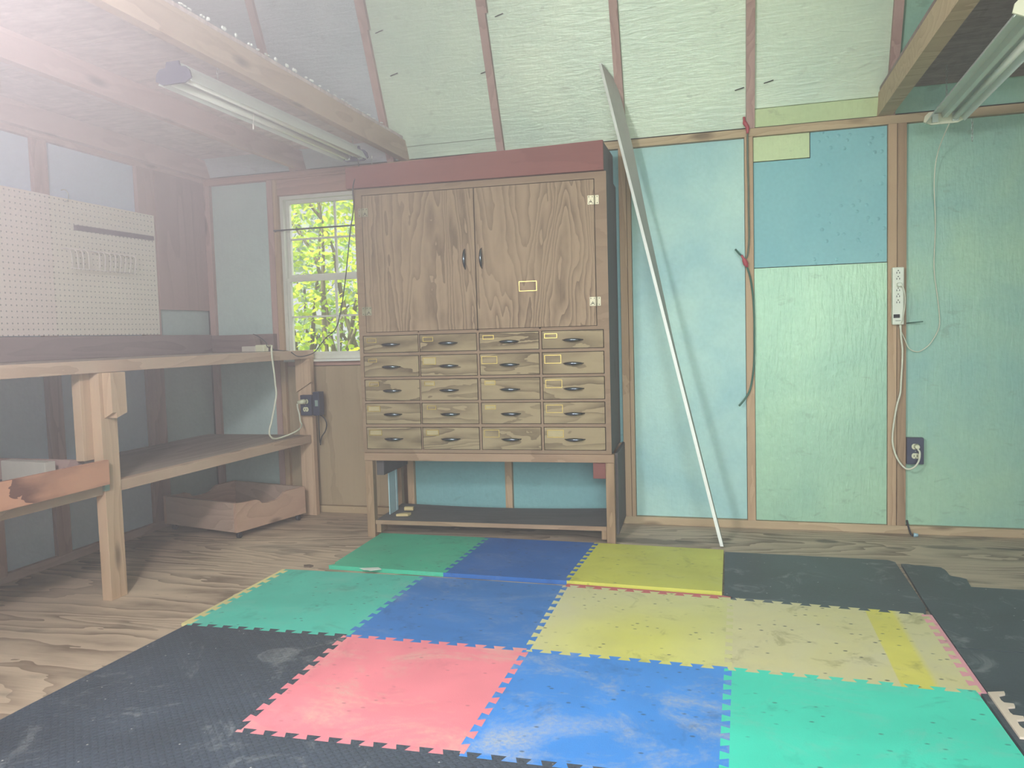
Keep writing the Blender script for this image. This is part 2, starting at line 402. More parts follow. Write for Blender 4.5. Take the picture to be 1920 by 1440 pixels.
def tag(o, label, cat, group=None):
    o['label'] = label; o['category'] = cat
    if group: o['group'] = group
    return o
def thing(name, label, cat, loc, group=None):
    o = bpy.data.objects.new(name, None); COL.objects.link(o); o.location = loc
    o.empty_display_size = .1
    o.matrix_world = Matrix.Translation(loc)
    return tag(o, label, cat, group)
def struct(name, label=None, loc=(0, 0, 0)):
    o = bpy.data.objects.new(name, None); COL.objects.link(o); o.location = loc; o['kind'] = 'structure'
    o.matrix_world = Matrix.Translation(loc)
    if label: o['label'] = label
    return o
def sub(name, mb, mat, parent_obj, label=None):
    """sub-part below a mesh part: vertices in world coords, part origin = thing origin"""
    root = parent_obj
    off = Vector((0, 0, 0))
    while root is not None: off += Vector(root.location); root = root.parent
    ob = mb.build(name, mat, None, label, None, origin=tuple(off))
    ob.location = (0, 0, 0); ob.parent = parent_obj
    return ob

XL, XR, YF = -2.985, 1.92, -3.72
HP = 1.873; PT = 1.911      # underside and top of the wall plates
ROOM = []

# ================================================================== SETTING
fl = MB().box(XL-.1, XR+.1, YF-.1, .1, -.04, 0).build('floor', M['floor']); fl['kind'] = 'structure'
fl['label'] = 'worn plywood shed floor with dark stains near the back wall'

# ---- back wall
wb = struct('wall_back', 'back wall of open studs with green and blue foam insulation between them')
def stud(par, x0, x1, z0=.038, z1=HP, y0=0, y1=.089, mat='pineZ', name='stud'):
    MB().box(x0, x1, y0, y1, z0, z1, .002).build(name, M[mat], par)
WX0, WX1, WZ0, WZ1 = -2.505, -1.855, .868, 1.782
sh = MB()
sh.box(XL-.1, WX0, .09, .104, 0, 2.0); sh.box(WX1, XR+.1, .09, .104, 0, 2.0)
sh.box(WX0, WX1, .09, .104, 0, WZ0); sh.box(WX0, WX1, .09, .104, WZ1, 2.0)
sh.build('sheathing', M['roofdark'], wb)
MB().box(XL, -1.83, -.001, .089, HP, PT, .002).build('top_plate', M['pinkX'], wb)
MB().box(-1.83, XR, 0, .089, HP, PT, .002).build('top_plate', M['pine'], wb)
MB().box(XL, XR, 0, .089, 0, .038, .002).build('bottom_plate', M['pine'], wb)
stud(wb, -2.573, -2.537, mat='pinkZ'); stud(wb, -2.535, -2.505, mat='pineZ')
stud(wb, -1.855, -1.820); stud(wb, -1.782, -1.744, .038, 1.6); stud(wb, -1.226, -1.188)
stud(wb, -.598, -.562); stud(wb, -.560, -.541); stud(wb, 0, .038); stud(wb, .623, .660); stud(wb, .662, .700, mat='standZ')
stud(wb, 1.27, 1.308); stud(wb, -2.982, -2.945, mat='pinkZ')
MB().box(-2.505, -1.855, 0, .06, WZ1+.002, HP-.001, .002).build('window_header', M['pinkX'], wb)
MB().box(-2.505, -1.855, .03, .06, .83, WZ0-.002, .002).build('window_sill_board', M['pinkX'], wb)
def panel(par, x0, x1, z0, z1, mat, y=.022, name='insulation_panel', lab=None):
    MB().box(x0+.002, x1-.002, y, y+.04, z0+.002, z1-.002).build(name, M[mat], par, lab)
panel(wb, -2.945, -2.573, .038, HP, 'f_grey', lab='grey-green foam panel beside the window')
panel(wb, -2.505, -1.855, .038, .828, 'plywall', .022, 'plywood_panel', 'brown plywood panel under the window')
panel(wb, -1.744, -1.226, .038, HP, 'f_teal'); panel(wb, -1.188, -.598, .038, HP, 'f_teal')
panel(wb, -.541, 0, .038, HP, 'f_aqua', lab='smooth pale aqua foam panel')
panel(wb, .038, .292, 1.756, HP, 'f_yel', .016, lab='small yellowish foam piece')
MB().extr([(.040, .018, 1.259), (.621, .018, 1.259), (.621, .018, HP-.002), (.294, .018, HP-.002), (.294, .018, 1.754), (.040, .018, 1.754)], (0, .04, 0)).build('insulation_panel', M['f_blue'], wb, 'bright blue foam panel with small dents')
panel(wb, .038, .623, .038, 1.257, 'f_green', .012, lab='pale green shiny foil-faced panel')
panel(wb, .700, 1.27, .038, HP, 'f_right', lab='sage green foam panel')
panel(wb, 1.308, XR, .038, HP, 'f_right')

# ---- left wall
wl = struct('wall_left', 'left gable wall of reddish studs with blue-grey foam between them')
def studL(y0, y1, mat='pinkZ', z0=.038, z1=1.888): MB().box(XL-.089, XL, y0, y1, z0, z1, .002).build('stud', M[mat], wl)
for a, b in ((-1.146, -1.070), (-.525, -.470), (-.468, -.402), (-1.76, -1.72), (-2.37, -2.33), (-2.98, -2.94), (-3.6, -3.56)): studL(a, b)
MB().box(XL-.089, XL, YF, .0, 0, .038, .002).build('bottom_plate', M['pinkY'], wl)
MB().box(XL-.089, XL+.001, YF, .0, 1.888, 2.01, .002).build('top_plate', M['pinkY'], wl)
ys = [(-3.56, -2.98), (-2.94, -2.37), (-2.33, -1.76), (-1.72, -1.146), (-1.070, -.525)]
for a, b in ys: MB().box(XL-.05, XL-.02, a+.002, b-.002, .04, 1.886).build('insulation_panel', M['f_bluegrey'], wl)
MB().box(XL-.05, XL-.02, -.400, .02, .04, 1.160).build('insulation_panel', M['f_grey'], wl)
MB().box(XL-.02, XL+.004, -.402, .0, 1.160, 1.886).build('plywood_panel', M['redply'], wl, 'reddish plywood panel in the corner')
MB().box(XL-.105, XL-.09, YF, .104, 0, 2.9).build('sheathing', M['roofdark'], wl)
wr = struct('wall_right')
MB().box(XR, XR+.1, YF, .104, 0, 2.9).build('sheathing', M['f_right'], wr)
wf = struct('wall_front')
for b in ((XL-.1, -.95, 0, 2.0), (1.15, XR+.1, 0, 2.0)):
    MB().box(b[0], b[1], YF-.1, YF, b[2], b[3]).build('sheathing', M['f_right'], wf)

# ---- roof (gambrel): steep lower slope, then shallow upper slope
ce = struct('ceiling', 'sloping roof of rafters with pale foil-faced foam between them')
SL = (-.453, 1.0)            # y change per unit z on the lower slope
def sl(z, off=0.): return SL[0]*(z-PT)+off
ZB = 2.80
nrm = Vector((0, 1, .453)).normalized()      # outward
def slab(x0, x1, z0, z1, d0, d1, name, mat, par=ce, lab=None):
    lo = []; hi = []
    def p(x, z, d): return (x, sl(z)+nrm.y*d, z+nrm.z*d)
    MB().hexa([p(x0, z0, d0), p(x1, z0, d0), p(x1, z0, d1), p(x0, z0, d1)], [p(x0, z1, d0), p(x1, z1, d0), p(x1, z1, d1), p(x0, z1, d1)]).build(name, M[mat], par, lab)
RX = [-3.0, -2.40, -1.812, -1.20, -.575, .028, .632, 1.25, 1.86]
for i, x in enumerate(RX):
    slab(x-.019, x+.019, PT, ZB, 0.0, .089, 'rafter', 'pinkZ')
for i in range(len(RX)-1):
    a, b = RX[i]+.019, RX[i+1]-.019
    mt = 'f_roof2' if i <= 1 else ('f_roof' if i < 7 else 'f_right')
    if i in (2,):
        slab(a+.001, b-.001, PT, 1.970, .028, .06, 'insulation_panel', 'f_roof'); slab(a+.001, b-.001, 1.973, ZB, .022, .06, 'insulation_panel', mt)
    elif i == 5:
        slab(a+.001, b-.001, PT, 1.985, .012, .06, 'insulation_panel', 'f_yel', lab='yellowish foam strip above the wall plate')
        slab(a+.001, b-.001, 1.987, ZB, .022, .06, 'insulation_panel', mt)
    elif i in (0, 1, 6, 7): slab(a+.001, b-.001, PT, ZB, .022, .06, 'insulation_panel', 'f_right' if i > 5 else 'f_roof2')
    else: slab(a+.001, b-.001, PT, ZB, .022, .06, 'insulation_panel', mt)
for x in (-1.812, -1.20, -.575, .028, .632):
    slab(x+.020, x+.030, 2.50, ZB, -.004, .08, 'gusset', 'pinkZ')
slab(XL-.1, XR+.1, PT-.05, ZB+.05, .092, .105, 'sheathing', 'roofdark')
for nx, nz in ((-1.115, 2.488), (-1.225, 2.267), (-1.70, 2.304), (-1.735, 2.49), (-.02, 2.079), (.108, 2.095)):
    ny = sl(nz)+.012
    MB().tube([(nx-.022, ny, nz-.004), (nx+.020, ny-.004, nz+.005)], .0022, 6).build('nail', M['slot'], ce)
yb = sl(ZB); ZR = ZB+.62
def upper(y0, z0, y1, z1, mat, t=.03):
    MB().hexa([(XL-.1, y0, z0), (XR+.1, y0, z0), (XR+.1, y1, z1), (XL-.1, y1, z1)], [(XL-.1, y0, z0+t), (XR+.1, y0, z0+t), (XR+.1, y1, z1+t), (XL-.1, y1, z1+t)]).build('roof_panel', M[mat], ce)
upper(yb+.1, ZB+.04, -1.86, ZR, 'f_roof'); upper(-1.86, ZR, YF-yb-.1, ZB+.04, 'f_roof')
MB().hexa([(XL-.1, YF-.1, 1.95), (XR+.1, YF-.1, 1.95), (XR+.1, YF-.05, 1.95), (XL-.1, YF-.05, 1.95)],
          [(XL-.1, YF-yb-.1, ZB+.08), (XR+.1, YF-yb-.1, ZB+.08), (XR+.1, YF-yb-.05, ZB+.08), (XL-.1, YF-yb-.05, ZB+.08)]).build('roof_panel', M['f_roof'], ce)

# loft decks (structure) and the joists that carry them
def deck(x0, x1, n):
    y = -.05; ob = None
    o = struct('ceiling_'+n, 'flake board loft floor seen from below on the '+n)
    for y0, y1 in ((-1.645, -.052), (YF+.05, -1.648)):
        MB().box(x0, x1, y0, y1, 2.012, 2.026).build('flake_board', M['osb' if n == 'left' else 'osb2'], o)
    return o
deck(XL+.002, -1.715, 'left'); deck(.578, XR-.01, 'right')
def joist(x0, x1, mat, label, chop=True):
    y1 = .086
    pts = [(x0, YF+.05, PT+.001), (x0, y1, PT+.001), (x0, y1, 1.96), (x0, .0, 2.011), (x0, YF+.05, 2.011)]
    b = MB().extr(pts, (x1-x0, 0, 0))
    return tag(b.build('ceiling_joist', M[mat], origin=((x0+x1)/2, -1.8, PT)), label, 'beam', 'ceiling joists under the two lofts')
joist(-2.366, -2.328, 'pinkY', 'middle ceiling joist of the left loft, running to the back wall left of the light')
jb = joist(-1.754, -1.714, 'pinebench', 'ceiling joist at the open edge of the left loft, beside the shop light')
joist(-2.984, -2.946, 'pinkY', 'ceiling joist tight against the left wall above the pegboards')
joist(.578, .640, 'pine', 'pale ceiling joist at the open edge of the right loft')
joist(1.25, 1.288, 'pinkY', 'ceiling joist of the right loft beyond the right shop light')
# torn white fibres along the joist at the loft edge
fb = MB(); rr = random.Random(5)
yq = -2.02
while yq < -.30:
    h = rr.uniform(.004, .014) if yq < -.9 else rr.uniform(.002, .007); wq = rr.uniform(.010, .026)
    for q in range(3):
        c = Vector((-1.712+rr.uniform(-.003, .003), yq+rr.uniform(0, wq), 2.027+h*.5))
        bmesh.ops.create_icosphere(fb.bm, subdivisions=1, radius=1, matrix=Matrix.Translation(c) @ Matrix.Diagonal((.004, wq*.35, h*.55, 1)))
    yq += rr.uniform(.035, .085)
fo = fb.build('torn_fibre', M['fringe'], origin=(-1.712, -1.3, 2.027)); tag(fo, 'torn white fibre fringe along the top edge of the left loft joist', 'fibre'); fo['kind'] = 'stuff'

# ---- window
w1 = struct('window_1', 'white window with small panes looking onto leaves', (-2.18, .05, WZ0))
def frame(x0, x1, z0, z1, t, y0, y1):
    return MB().box(x0, x0+t, y0, y1, z0, z1).box(x1-t, x1, y0, y1, z0, z1).box(x0+t, x1-t, y0, y1, z0, z0+t).box(x0+t, x1-t, y0, y1, z1-t, z1)
frame(WX0+.001, WX1-.001, WZ0, WZ1, .020, .02, .085).build('window_frame', M['vinyl'], w1)
MB().box(WX0, WX1, -.012, .02, WZ0-.014, WZ0-.002, .002).build('window_sill', M['white'], w1)
zm = 1.325
for (z0, z1, y0) in ((WZ0+.02, zm, .030), (zm, WZ1-.02, .052)):
    f = frame(WX0+.021, WX1-.021, z0, z1, .020, y0, y0+.02)
    zz = (z0+z1)/2; xm = -2.184
    f.box(xm-.006, xm+.006, y0+.004, y0+.014, z0+.02, z1-.02)
    f.box(WX0+.041, xm-.006, y0+.004, y0+.014, zz-.005, zz+.005); f.box(xm+.006, WX1-.041, y0+.004, y0+.014, zz-.005, zz+.005)
    sa = f.build('sash', M['vinyl'], w1)
    sub('pane', MB().box(WX0+.041, WX1-.041, y0+.008, y0+.010, z0+.02, z1-.02), M['glass'], sa)
cr = thing('curtain_rod', 'thin dark curtain rod across the upper window panes', 'rod', (-2.2, -.01, 1.59))
MB().tube([(-2.53, -.012, 1.590), (-1.835, -.012, 1.590)], .0045).build('rod', M['blackcord'], cr)
MB().tube([(-2.525, .0, 1.585), (-2.525, -.014, 1.590)], .004).build('bracket', M['steel'], cr)

# ================================================================== OUTSIDE
gr = MB().box(-8, 6, -9, 8, -.6, -.5).build('ground', M['grass']); gr['kind'] = 'structure'
def bush(name, label, cx, cy, cz, rx, ry, rz, n, size, mat, seed):
    r = random.Random(seed)
    t = thing(name, label, 'tree', (cx, cy, -.5))
    lf = MB()
    for _ in range(n):
        while True:
            p = Vector((r.uniform(-1, 1), r.uniform(-1, 1), r.uniform(-1, 1)))
            if p.length < 1: break
        p = Vector((cx+p.x*rx, cy+p.y*ry, cz+p.z*rz))
        s = size*r.uniform(.5, 1.3)
        a = Vector((r.uniform(-1, 1), r.uniform(-1, 1), r.uniform(-.8, .5))).normalized(); b = a.cross(Vector((r.uniform(-1, 1), r.uniform(-1, 1), r.uniform(-1, 1)))).normalized()
        vs = [p-a*s, p-a*s*.3+b*s*.42, p+a*s*.35+b*s*.36, p+a*s, p+a*s*.35-b*s*.36, p-a*s*.3-b*s*.42]
        lf.bm.faces.new([lf.bm.verts.new(v) for v in vs])
    br = MB()
    for k in range(14):
        x0 = cx+r.uniform(-.4, .4)*rx; y0 = cy+r.uniform(-.3, .3)*ry
        x1 = cx+r.uniform(-.9, .9)*rx; y1 = cy+r.uniform(-.7, .7)*ry; z1 = cz+r.uniform(-.3, .85)*rz
        br.tube([(x0, y0, -.5), ((x0*2+x1)/3, (y0*2+y1)/3, z1*.4), ((x0+x1)/2+.05, (y0+y1)/2, z1*.7), (x1, y1, z1)], [.03, .018, .012, .005], 6, smooth=3)
    lf.build('foliage', M[mat], t); br.build('branch', M['bark'], t)
bush('leafy_tree', 'bright yellow-green leafy tree seen close outside the window', -3.1, 1.9, 1.55, 1.5, .75, 1.5, 7000, .036, 'leaf', 3)
bush('shaded_tree', 'darker shaded tree further off outside the window', -4.4, 5.2, 1.9, 3.6, 1.3, 2.6, 5000, .09, 'leaf2', 4)

# ================================================================== FOAM MATS
PITCH = 10
def teeth(A, B, n=PITCH, h=.0105, ph=0.):
    """dovetail boundary from A to B, both ends on the line"""
    A = Vector(A); B = Vector(B); d = B-A; L = d.length; d.normalize(); q = Vector((-d.y, d.x)); p = L/n; e = .07*p
    out = [A]; s = .0
    def P(s, t): return A+d*s+q*t
    m = .18*p
    cur = -1
    xs = [m+(.5*p)*k for k in range(2*n)]
    out.append(P(0.02*p, 0)); 
    lvl = -h
    out.append(P(.02*p, lvl))
    for k in range(2*n-1):
        x = xs[k]+.12*p
        if x > L-.2*p: break
        out += [P(x+e, lvl), P(x-e, -lvl)] if True else []
        lvl = -lvl
    out += [P(L-.02*p, lvl), P(L-.02*p, 0), B]
    return [(v.x, v.y) for v in out]
def straight(A, B): return [A, B]
G = {'A0': (-1.884, -1.054), 'A1': (-1.280, -1.040), 'A2': (-.690, -1.052), 'A3': (-.083, -1.085), 'A4': (.535, -1.125),
     'B0': (-1.885, -1.690), 'B1': (-1.290, -1.676), 'B2': (-.685, -1.672), 'B3': (-.091, -1.684), 'B4': (.535, -1.702), 'B5': (.556, -1.702),
     'C0': (-1.915, -2.310), 'C1': (-1.270, -2.295), 'C2': (-.688, -2.280), 'C3': (-.100, -2.272), 'C4': (.545, -2.300),
     'D0': (-1.930, -2.920), 'D1': (-1.270, -2.900), 'D2': (-.690, -2.890), 'D3': (-.100, -2.880), 'D4': (.545, -2.910)}
E_ = {}
def edge(a, b, kind='t', **k):
    E_[(a, b)] = teeth(G[a], G[b], **k) if kind == 't' else [G[a], G[b]]
    E_[(b, a)] = list(reversed(E_[(a, b)]))
for a, b, k in (('A0','A1','s'),('A1','A2','s'),('A2','A3','t'),('A3','A4','t'),('A0','B0','t'),('A1','B1','t'),('A2','B2','t'),('A3','B3','t'),('A4','B4','t'),
                ('B0','B1','t'),('B1','B2','t'),('B2','B3','t'),('B3','B4','t'),('B0','C0','s'),('B1','C1','t'),('B2','C2','t'),('B3','C3','t'),('B4','C4','s'),
                ('C0','C1','t'),('C1','C2','t'),('C2','C3','t'),('C3','C4','t'),('C0','D0','s'),('C1','D1','t'),('C2','D2','t'),('C3','D3','t'),('C4','D4','s'),
                ('D0','D1','s'),('D1','D2','s'),('D2','D3','s'),('D3','D4','s')): edge(a, b, k)
def loop(ids):
    pts = []
    for a, b in zip(ids, ids[1:]+ids[:1]): pts += (E_[(a, b)] if (a, b) in E_ else [G[a], G[b]])[:-1]
    return pts
MT = .011
def mat(pts, m, label, z1=MT, z0=.0005, group=None, name='foam_mat', cat='mat'):
    pts2 = []
    for p in pts:
        if not pts2 or (abs(p[0]-pts2[-1][0])+abs(p[1]-pts2[-1][1])) > 1e-5: pts2.append(p)
    cx = sum(p[0] for p in pts2)/len(pts2); cy = sum(p[1] for p in pts2)/len(pts2)
    o = MB().prism(pts2, z0, z1).build(name, M[m])
    return tag(o, label, cat, group)
FG = 'interlocking foam floor mats'
mat(loop(['A0', 'A1', 'B1', 'B0']), 'm_green2', 'green foam mat left of the middle row, nearest the workbench, with a yellow edge strip', group=FG)
mat(loop(['A1', 'A2', 'B2', 'B1']), 'm_blue2', 'blue foam mat in the middle row above the red mat', group=FG)
mat(loop(['A2', 'A3', 'B3', 'B2']), 'm_yel2', 'faded yellow foam mat right of the middle blue mat, under a red edge strip', group=FG)
mat(loop(['A3', 'A4', 'B4', 'B3']), 'm_yel3', 'worn beige-yellow foam mat with a bright yellow band and pink edge strip', group=FG)
mat(loop(['B0', 'B1', 'C1', 'C0']), 'm_blk', 'black textured mat directly left of the red mat', group=FG)
mat(loop(['B1', 'B2', 'C2', 'C1']), 'm_red', 'coral red foam mat with toothed edges', group=FG)
mat(loop(['B2', 'B3', 'C3', 'C2']), 'm_blue3', 'dusty bright blue foam mat between the red mat and the front teal mat', group=FG)
mat(loop(['B3', 'B4', 'C4', 'C3']), 'm_green3', 'bright teal green foam mat in the front right, largest in view', group=FG)
mat(loop(['C0', 'C1', 'D1', 'D0']), 'm_blk', 'black textured mat in the bottom left corner of the view', group=FG)
mat(loop(['C1', 'C2', 'D2', 'D1']), 'm_blk', 'black textured mat in front of the red mat', group=FG)
mat(loop(['C2', 'C3', 'D3', 'D2']), 'm_blk', 'sliver of black mat in front of the dusty blue mat', group=FG)
# rear row, thicker and raised
T2 = .018
R1 = [(-1.728, -.990), (-1.206, -1.002), (-.694, -1.011), (-.113, -1.034)]
R0 = [(-1.737, -.445), (-1.190, -.445), (-.668, -.452), (-.111, -.472)]
e01 = teeth(R0[1], R1[1]); e12 = teeth(R0[2], R1[2])
mat([R0[0]]+e01+[R1[0], (-1.722, -.982), (-1.706, -.960), (-1.720, -.950)], 'm_green1', 'green foam mat of the rear row reaching under the cabinet stand', T2, group=FG)
mat(e12+list(reversed(e01)), 'm_blue1', 'deep blue foam mat of the rear row in front of the cabinet stand', T2, group=FG)
mat([R0[3], R1[3]]+list(reversed(e12)), 'm_yel1', 'bright yellow foam mat of the rear row beside the leaning white board', T2, group=FG)
# black mats on the right
mat([(-.106, -.478), (.535, -.490), (.560, -.515), (.555, -1.050), (.540, -1.122)]+E_[('A4', 'A3')][1:-1]+[(-.082, -1.084), (-.070, -1.075), (-.106, -1.055)],
    'm_blk2', 'black mat behind the worn yellow mat, right of the rear yellow mat', group=FG)
mat([(.578, -.535), (.604, -.535), (.626, -.548), (.650, -.545), (.716, -.562), (.724, -.600), (.722, -.668), (.752, -.683), (.770, -.700), (.760, -.795), (1.16, -.800), (1.16, -1.40), (.562, -1.40), (.560, -1.10)],
    'm_blk2', 'black mat with a stepped toothed corner at the right', group=FG)
mat([(.560, -1.405), (1.16, -1.405), (1.16, -2.00), (.547, -2.00), (.542, -1.708), (.560, -1.706)], 'm_blk2', 'black mat to the right of the pink edge strip', group=FG)
mat([(.548, -2.005), (1.16, -2.005), (1.16, -2.6), (.550, -2.6)], 'm_blk2', 'black mat to the right of the front teal mat', group=FG)
# edge strips
def strip(A, B, side, w, m, label, rev=False):
    e = teeth(A, B); A = Vector(A); B = Vector(B); d = (B-A).normalized(); q = Vector((-d.y, d.x))*side*w
    mat(e+[tuple(B+q), tuple(A+q)], m, label, name='mat_edge_strip', cat='edge strip')
def stripE(e, A, B, side, w, m, label):
    A = Vector(A); B = Vector(B); d = (B-A).normalized(); q = Vector((-d.y, d.x))*side*w
    mat(e+[tuple(B+q), tuple(A+q)], m, label, name='mat_edge_strip', cat='edge strip')
stripE(E_[('A0', 'B0')], G['A0'], G['B0'], -1, .026, 'm_stripyel', 'pale yellow toothed edge strip along the left side of the green mat')
stripE(E_[('A2', 'A3')], G['A2'], G['A3'], 1, .026, 'm_stripred', 'red toothed edge strip between the two yellow mats')
stripE(E_[('A4', 'B4')], G['A4'], G['B4'], 1, .022, 'm_strippink', 'faded pink toothed edge strip on the right end of the worn yellow mat')
bs = [(.557, -1.708), (.598, -1.695), (.596, -1.710)]
y = -1.722
for k in range(3):
    bs += [(.577, y), (.575, y-.028), (.578, y-.040), (.599, y-.042), (.597, y-.058)]; y -= .066
bs += [(.576, y), (.574, y-.020), (.557, y-.020)]
mat(bs, 'm_stripbeige', 'loose beige toothed edge strip beside the front teal mat', MT+.006, MT+.0005, name='mat_edge_strip', cat='edge strip')

# ================================================================== CABINET + STAND
KA = math.radians(2.27); KO = Vector((-1.8057, -.4621, 0))
KM = Matrix.Translation(KO) @ Matrix.Rotation(KA, 4, 'Z')
def kthing(name, label, cat):
    o = bpy.data.objects.new(name, None); COL.objects.link(o); o.location = KO; o.rotation_euler = (0, 0, KA)
    return tag(o, label, cat)
def kb(mb, name, mat_, parent, label=None):
    """local cabinet coordinates (s, depth, z)"""
    ob = mb.build(name, mat_, None, label, None, origin=(0, 0, 0)); ob.parent = parent; return ob
cab = kthing('drawer_cabinet', 'large brown wooden cabinet with two doors above twenty small drawers', 'cabinet')
D = .43; Z0, Z1 = .419, 1.687
body = MB()
body.box(0, .012, .001, D, Z0, Z1).box(1.197, 1.209, .001, D, Z0, Z1).box(.012, 1.197, D-.01, D, Z0, Z1)
body.box(.012, 1.197, .02, D-.01, Z0, Z0+.012).box(.012, 1.197, .02, D-.01, Z1-.012, Z1).box(.012, 1.197, .03, D-.01, .990, .998)
body.box(.012, 1.197, .045, .055, Z0+.012, .990)
kb(body, 'carcass', M['darkside'], cab, 'dark side and back of the cabinet')
RT = [(.904, .985), (.788, .887), (.672, .773), (.559, .658), (.437, .542)]
CS = [(.020, .300), (.308, .589), (.603, .886), (.900, 1.183)]
ff = MB()
for s0, s1 in ((0, .018), (.302, .306), (.591, .601), (.888, .898), (1.185, 1.209)): ff.box(s0, s1, 0, .022, Z0, .997)
zs = [(Z0, .435), (.544, .557), (.660, .670), (.775, .786), (.889, .902), (.987, 1.002)]
for z0, z1 in zs:
    for s0, s1 in ((.018, .302), (.306, .591), (.601, .888), (.898, 1.185)): ff.box(s0, s1, .001, .022, z0, z1)
ff.box(0, .038, 0, .022, .997, Z1).box(1.156, 1.209, 0, .022, .997, Z1).box(.038, 1.156, 0, .022, 1.657, Z1)
kb(ff, 'face_frame', M['cabframe'], cab)
def pull(cx, cz, L, vertical, y0):
    n = 9; pts = []; rs = []
    for i in range(n):
        t = -1+2*i/(n-1); out = y0-.004-.020*(1-t*t)**.5 if abs(t) < 1 else y0-.002
        pts.append((cx, out, cz+t*L/2) if vertical else (cx+t*L/2, out, cz)); rs.append(.0022+.0058*(1-t*t))
    return MB().tube(pts, rs, 8)
def holder(s0, s1, z0, z1, y0):
    t = .003
    return MB().box(s0, s1, y0-.003, y0, z1-t, z1).box(s0, s1, y0-.003, y0, z0, z0+t).box(s0, s0+t, y0-.003, y0, z0+t, z1-t).box(s1-t, s1, y0-.003, y0, z0+t, z1-t)
yd = -.002
for nm, (s0, s1), hs, hy in (('left', (.041, .5945), .547, ((1.575, .0405), (1.105, .0405))), ('right', (.5985, 1.153), .627, ((1.563, 1.1545), (1.112, 1.1545)))):
    d = kb(MB().box(s0, s1, yd, .018, 1.004, 1.654, .0015), 'door', M['cabdoor'], cab)
    kb(pull(hs, 1.330, .094, True, yd), 'handle', M['darksteel'], d)
    for hz, hx in hy:
        h = MB(); sg = 1 if nm == 'left' else -1
        h.box(min(hx, hx+sg*.030), max(hx, hx+sg*.030), yd-.0025, yd-.0002, hz-.020, hz+.020)
        h.box(min(hx-sg*.003, hx-sg*.020), max(hx-sg*.003, hx-sg*.020), -.0025, -.0002, hz-.020, hz+.020)
        h.tube([(hx-sg*.001, -.004, hz-.022), (hx-sg*.001, -.004, hz+.022)], .0035, 8)
        hg = kb(h, 'hinge', M['hingem'], d)
        sc = MB()
        for ex, ez in ((.008, .014), (.008, -.014), (.024, .014), (.024, -.014), (.016, -.002), (-.013, .014), (-.013, -.014)):
            e = hx+sg*ex; yy = yd-.0026 if ex > 0 else -.0026
            sc.tube([(e, yy+.0006, hz+ez), (e, yy-.0006, hz+ez)], .0022, 8)
        sc.box(min(hx+sg*.010, hx+sg*.022), max(hx+sg*.010, hx+sg*.022), yd-.0034, yd-.0024, hz-.010, hz-.006)
        kb(sc, 'screws', M['slot'], hg)
    if nm == 'right': kb(holder(.800, .884, 1.170, 1.216, yd), 'label_holder', M['brass'], d)
hold = {  # per row, per column: (dx from drawer left, width, height, has card)
 0: [(.018, .050, .022, 0), (.016, .052, .022, 0), (.016, .054, .020, 0), (.012, .060, .022, 0)],
 1: [(.024, .044, .018, 0), (.012, .066, .034, 1), (.008, .076, .036, 2), (.010, .078, .040, 2)],
 2: [(.022, .050, .020, 0), (.018, .052, .020, 1), (.020, .052, .020, 1), (.012, .078, .038, 2)],
 3: [(.010, .066, .028, 1), (.026, .046, .020, 0), (.018, .052, .020, 1), (.012, .078, .038, 2)],
 4: [(.014, .066, .028, 1), (.018, .064, .028, 1), (.010, .074, .036, 2), (.014, .078, .036, 1)]}
rd = random.Random(11)
for r, (z0, z1) in enumerate(RT):
    for c, (s0, s1) in enumerate(CS):
        oy = rd.choice([-.002, -.002, -.005, .001])
        dr = MB().box(s0+.0015, s1-.0015, oy, .04, z0+.001, z1-.001, .001)
        d = kb(dr, 'drawer', M['drawer'][(r*3+c) % 3], cab)
        cx = (s0+s1)/2+(.0 if c < 3 else .002); cz = (z0+z1)/2-.002
        kb(pull(cx, cz, .094, False, oy), 'handle', M['darksteel'], d)
        dx, w, h, card = hold[r][c]
        hz1 = z1-.011
        if card != 2: hh = kb(holder(s0+dx, s0+dx+w, hz1-h, hz1, oy), 'label_holder', M['brass'], d)
        else: hh = kb(holder(s0+dx, s0+dx+w, hz1-h, hz1, oy+.0018), 'label_holder', M['brass'], d)
        if card == 1:
            kb(MB().box(s0+dx+.004, s0+dx+w-.004, oy-.0012, oy-.0003, hz1-h+.004, hz1-.004), 'label_card', M['oldcard'], d)
cb = MB()
cb.hexa([(-.028, -.022, 1.689), (1.200, -.022, 1.689), (1.200, .003, 1.689), (-.028, .003, 1.689)], [(-.028, -.022, 1.788), (1.200, -.022, 1.818), (1.200, .003, 1.818), (-.028, .003, 1.788)])
kb(cb, 'top_board', M['crown'], cab, 'dark red board across the cabinet top')
kb(MB().hexa([(.0, .004, 1.689), (1.199, .004, 1.689), (1.199, D-.015, 1.689), (.0, D-.015, 1.689)], [(.0, .004, 1.783), (1.199, .004, 1.815), (1.199, D-.015, 1.84), (.0, D-.015, 1.80)]), 'top_box', M['darkside'], cab)

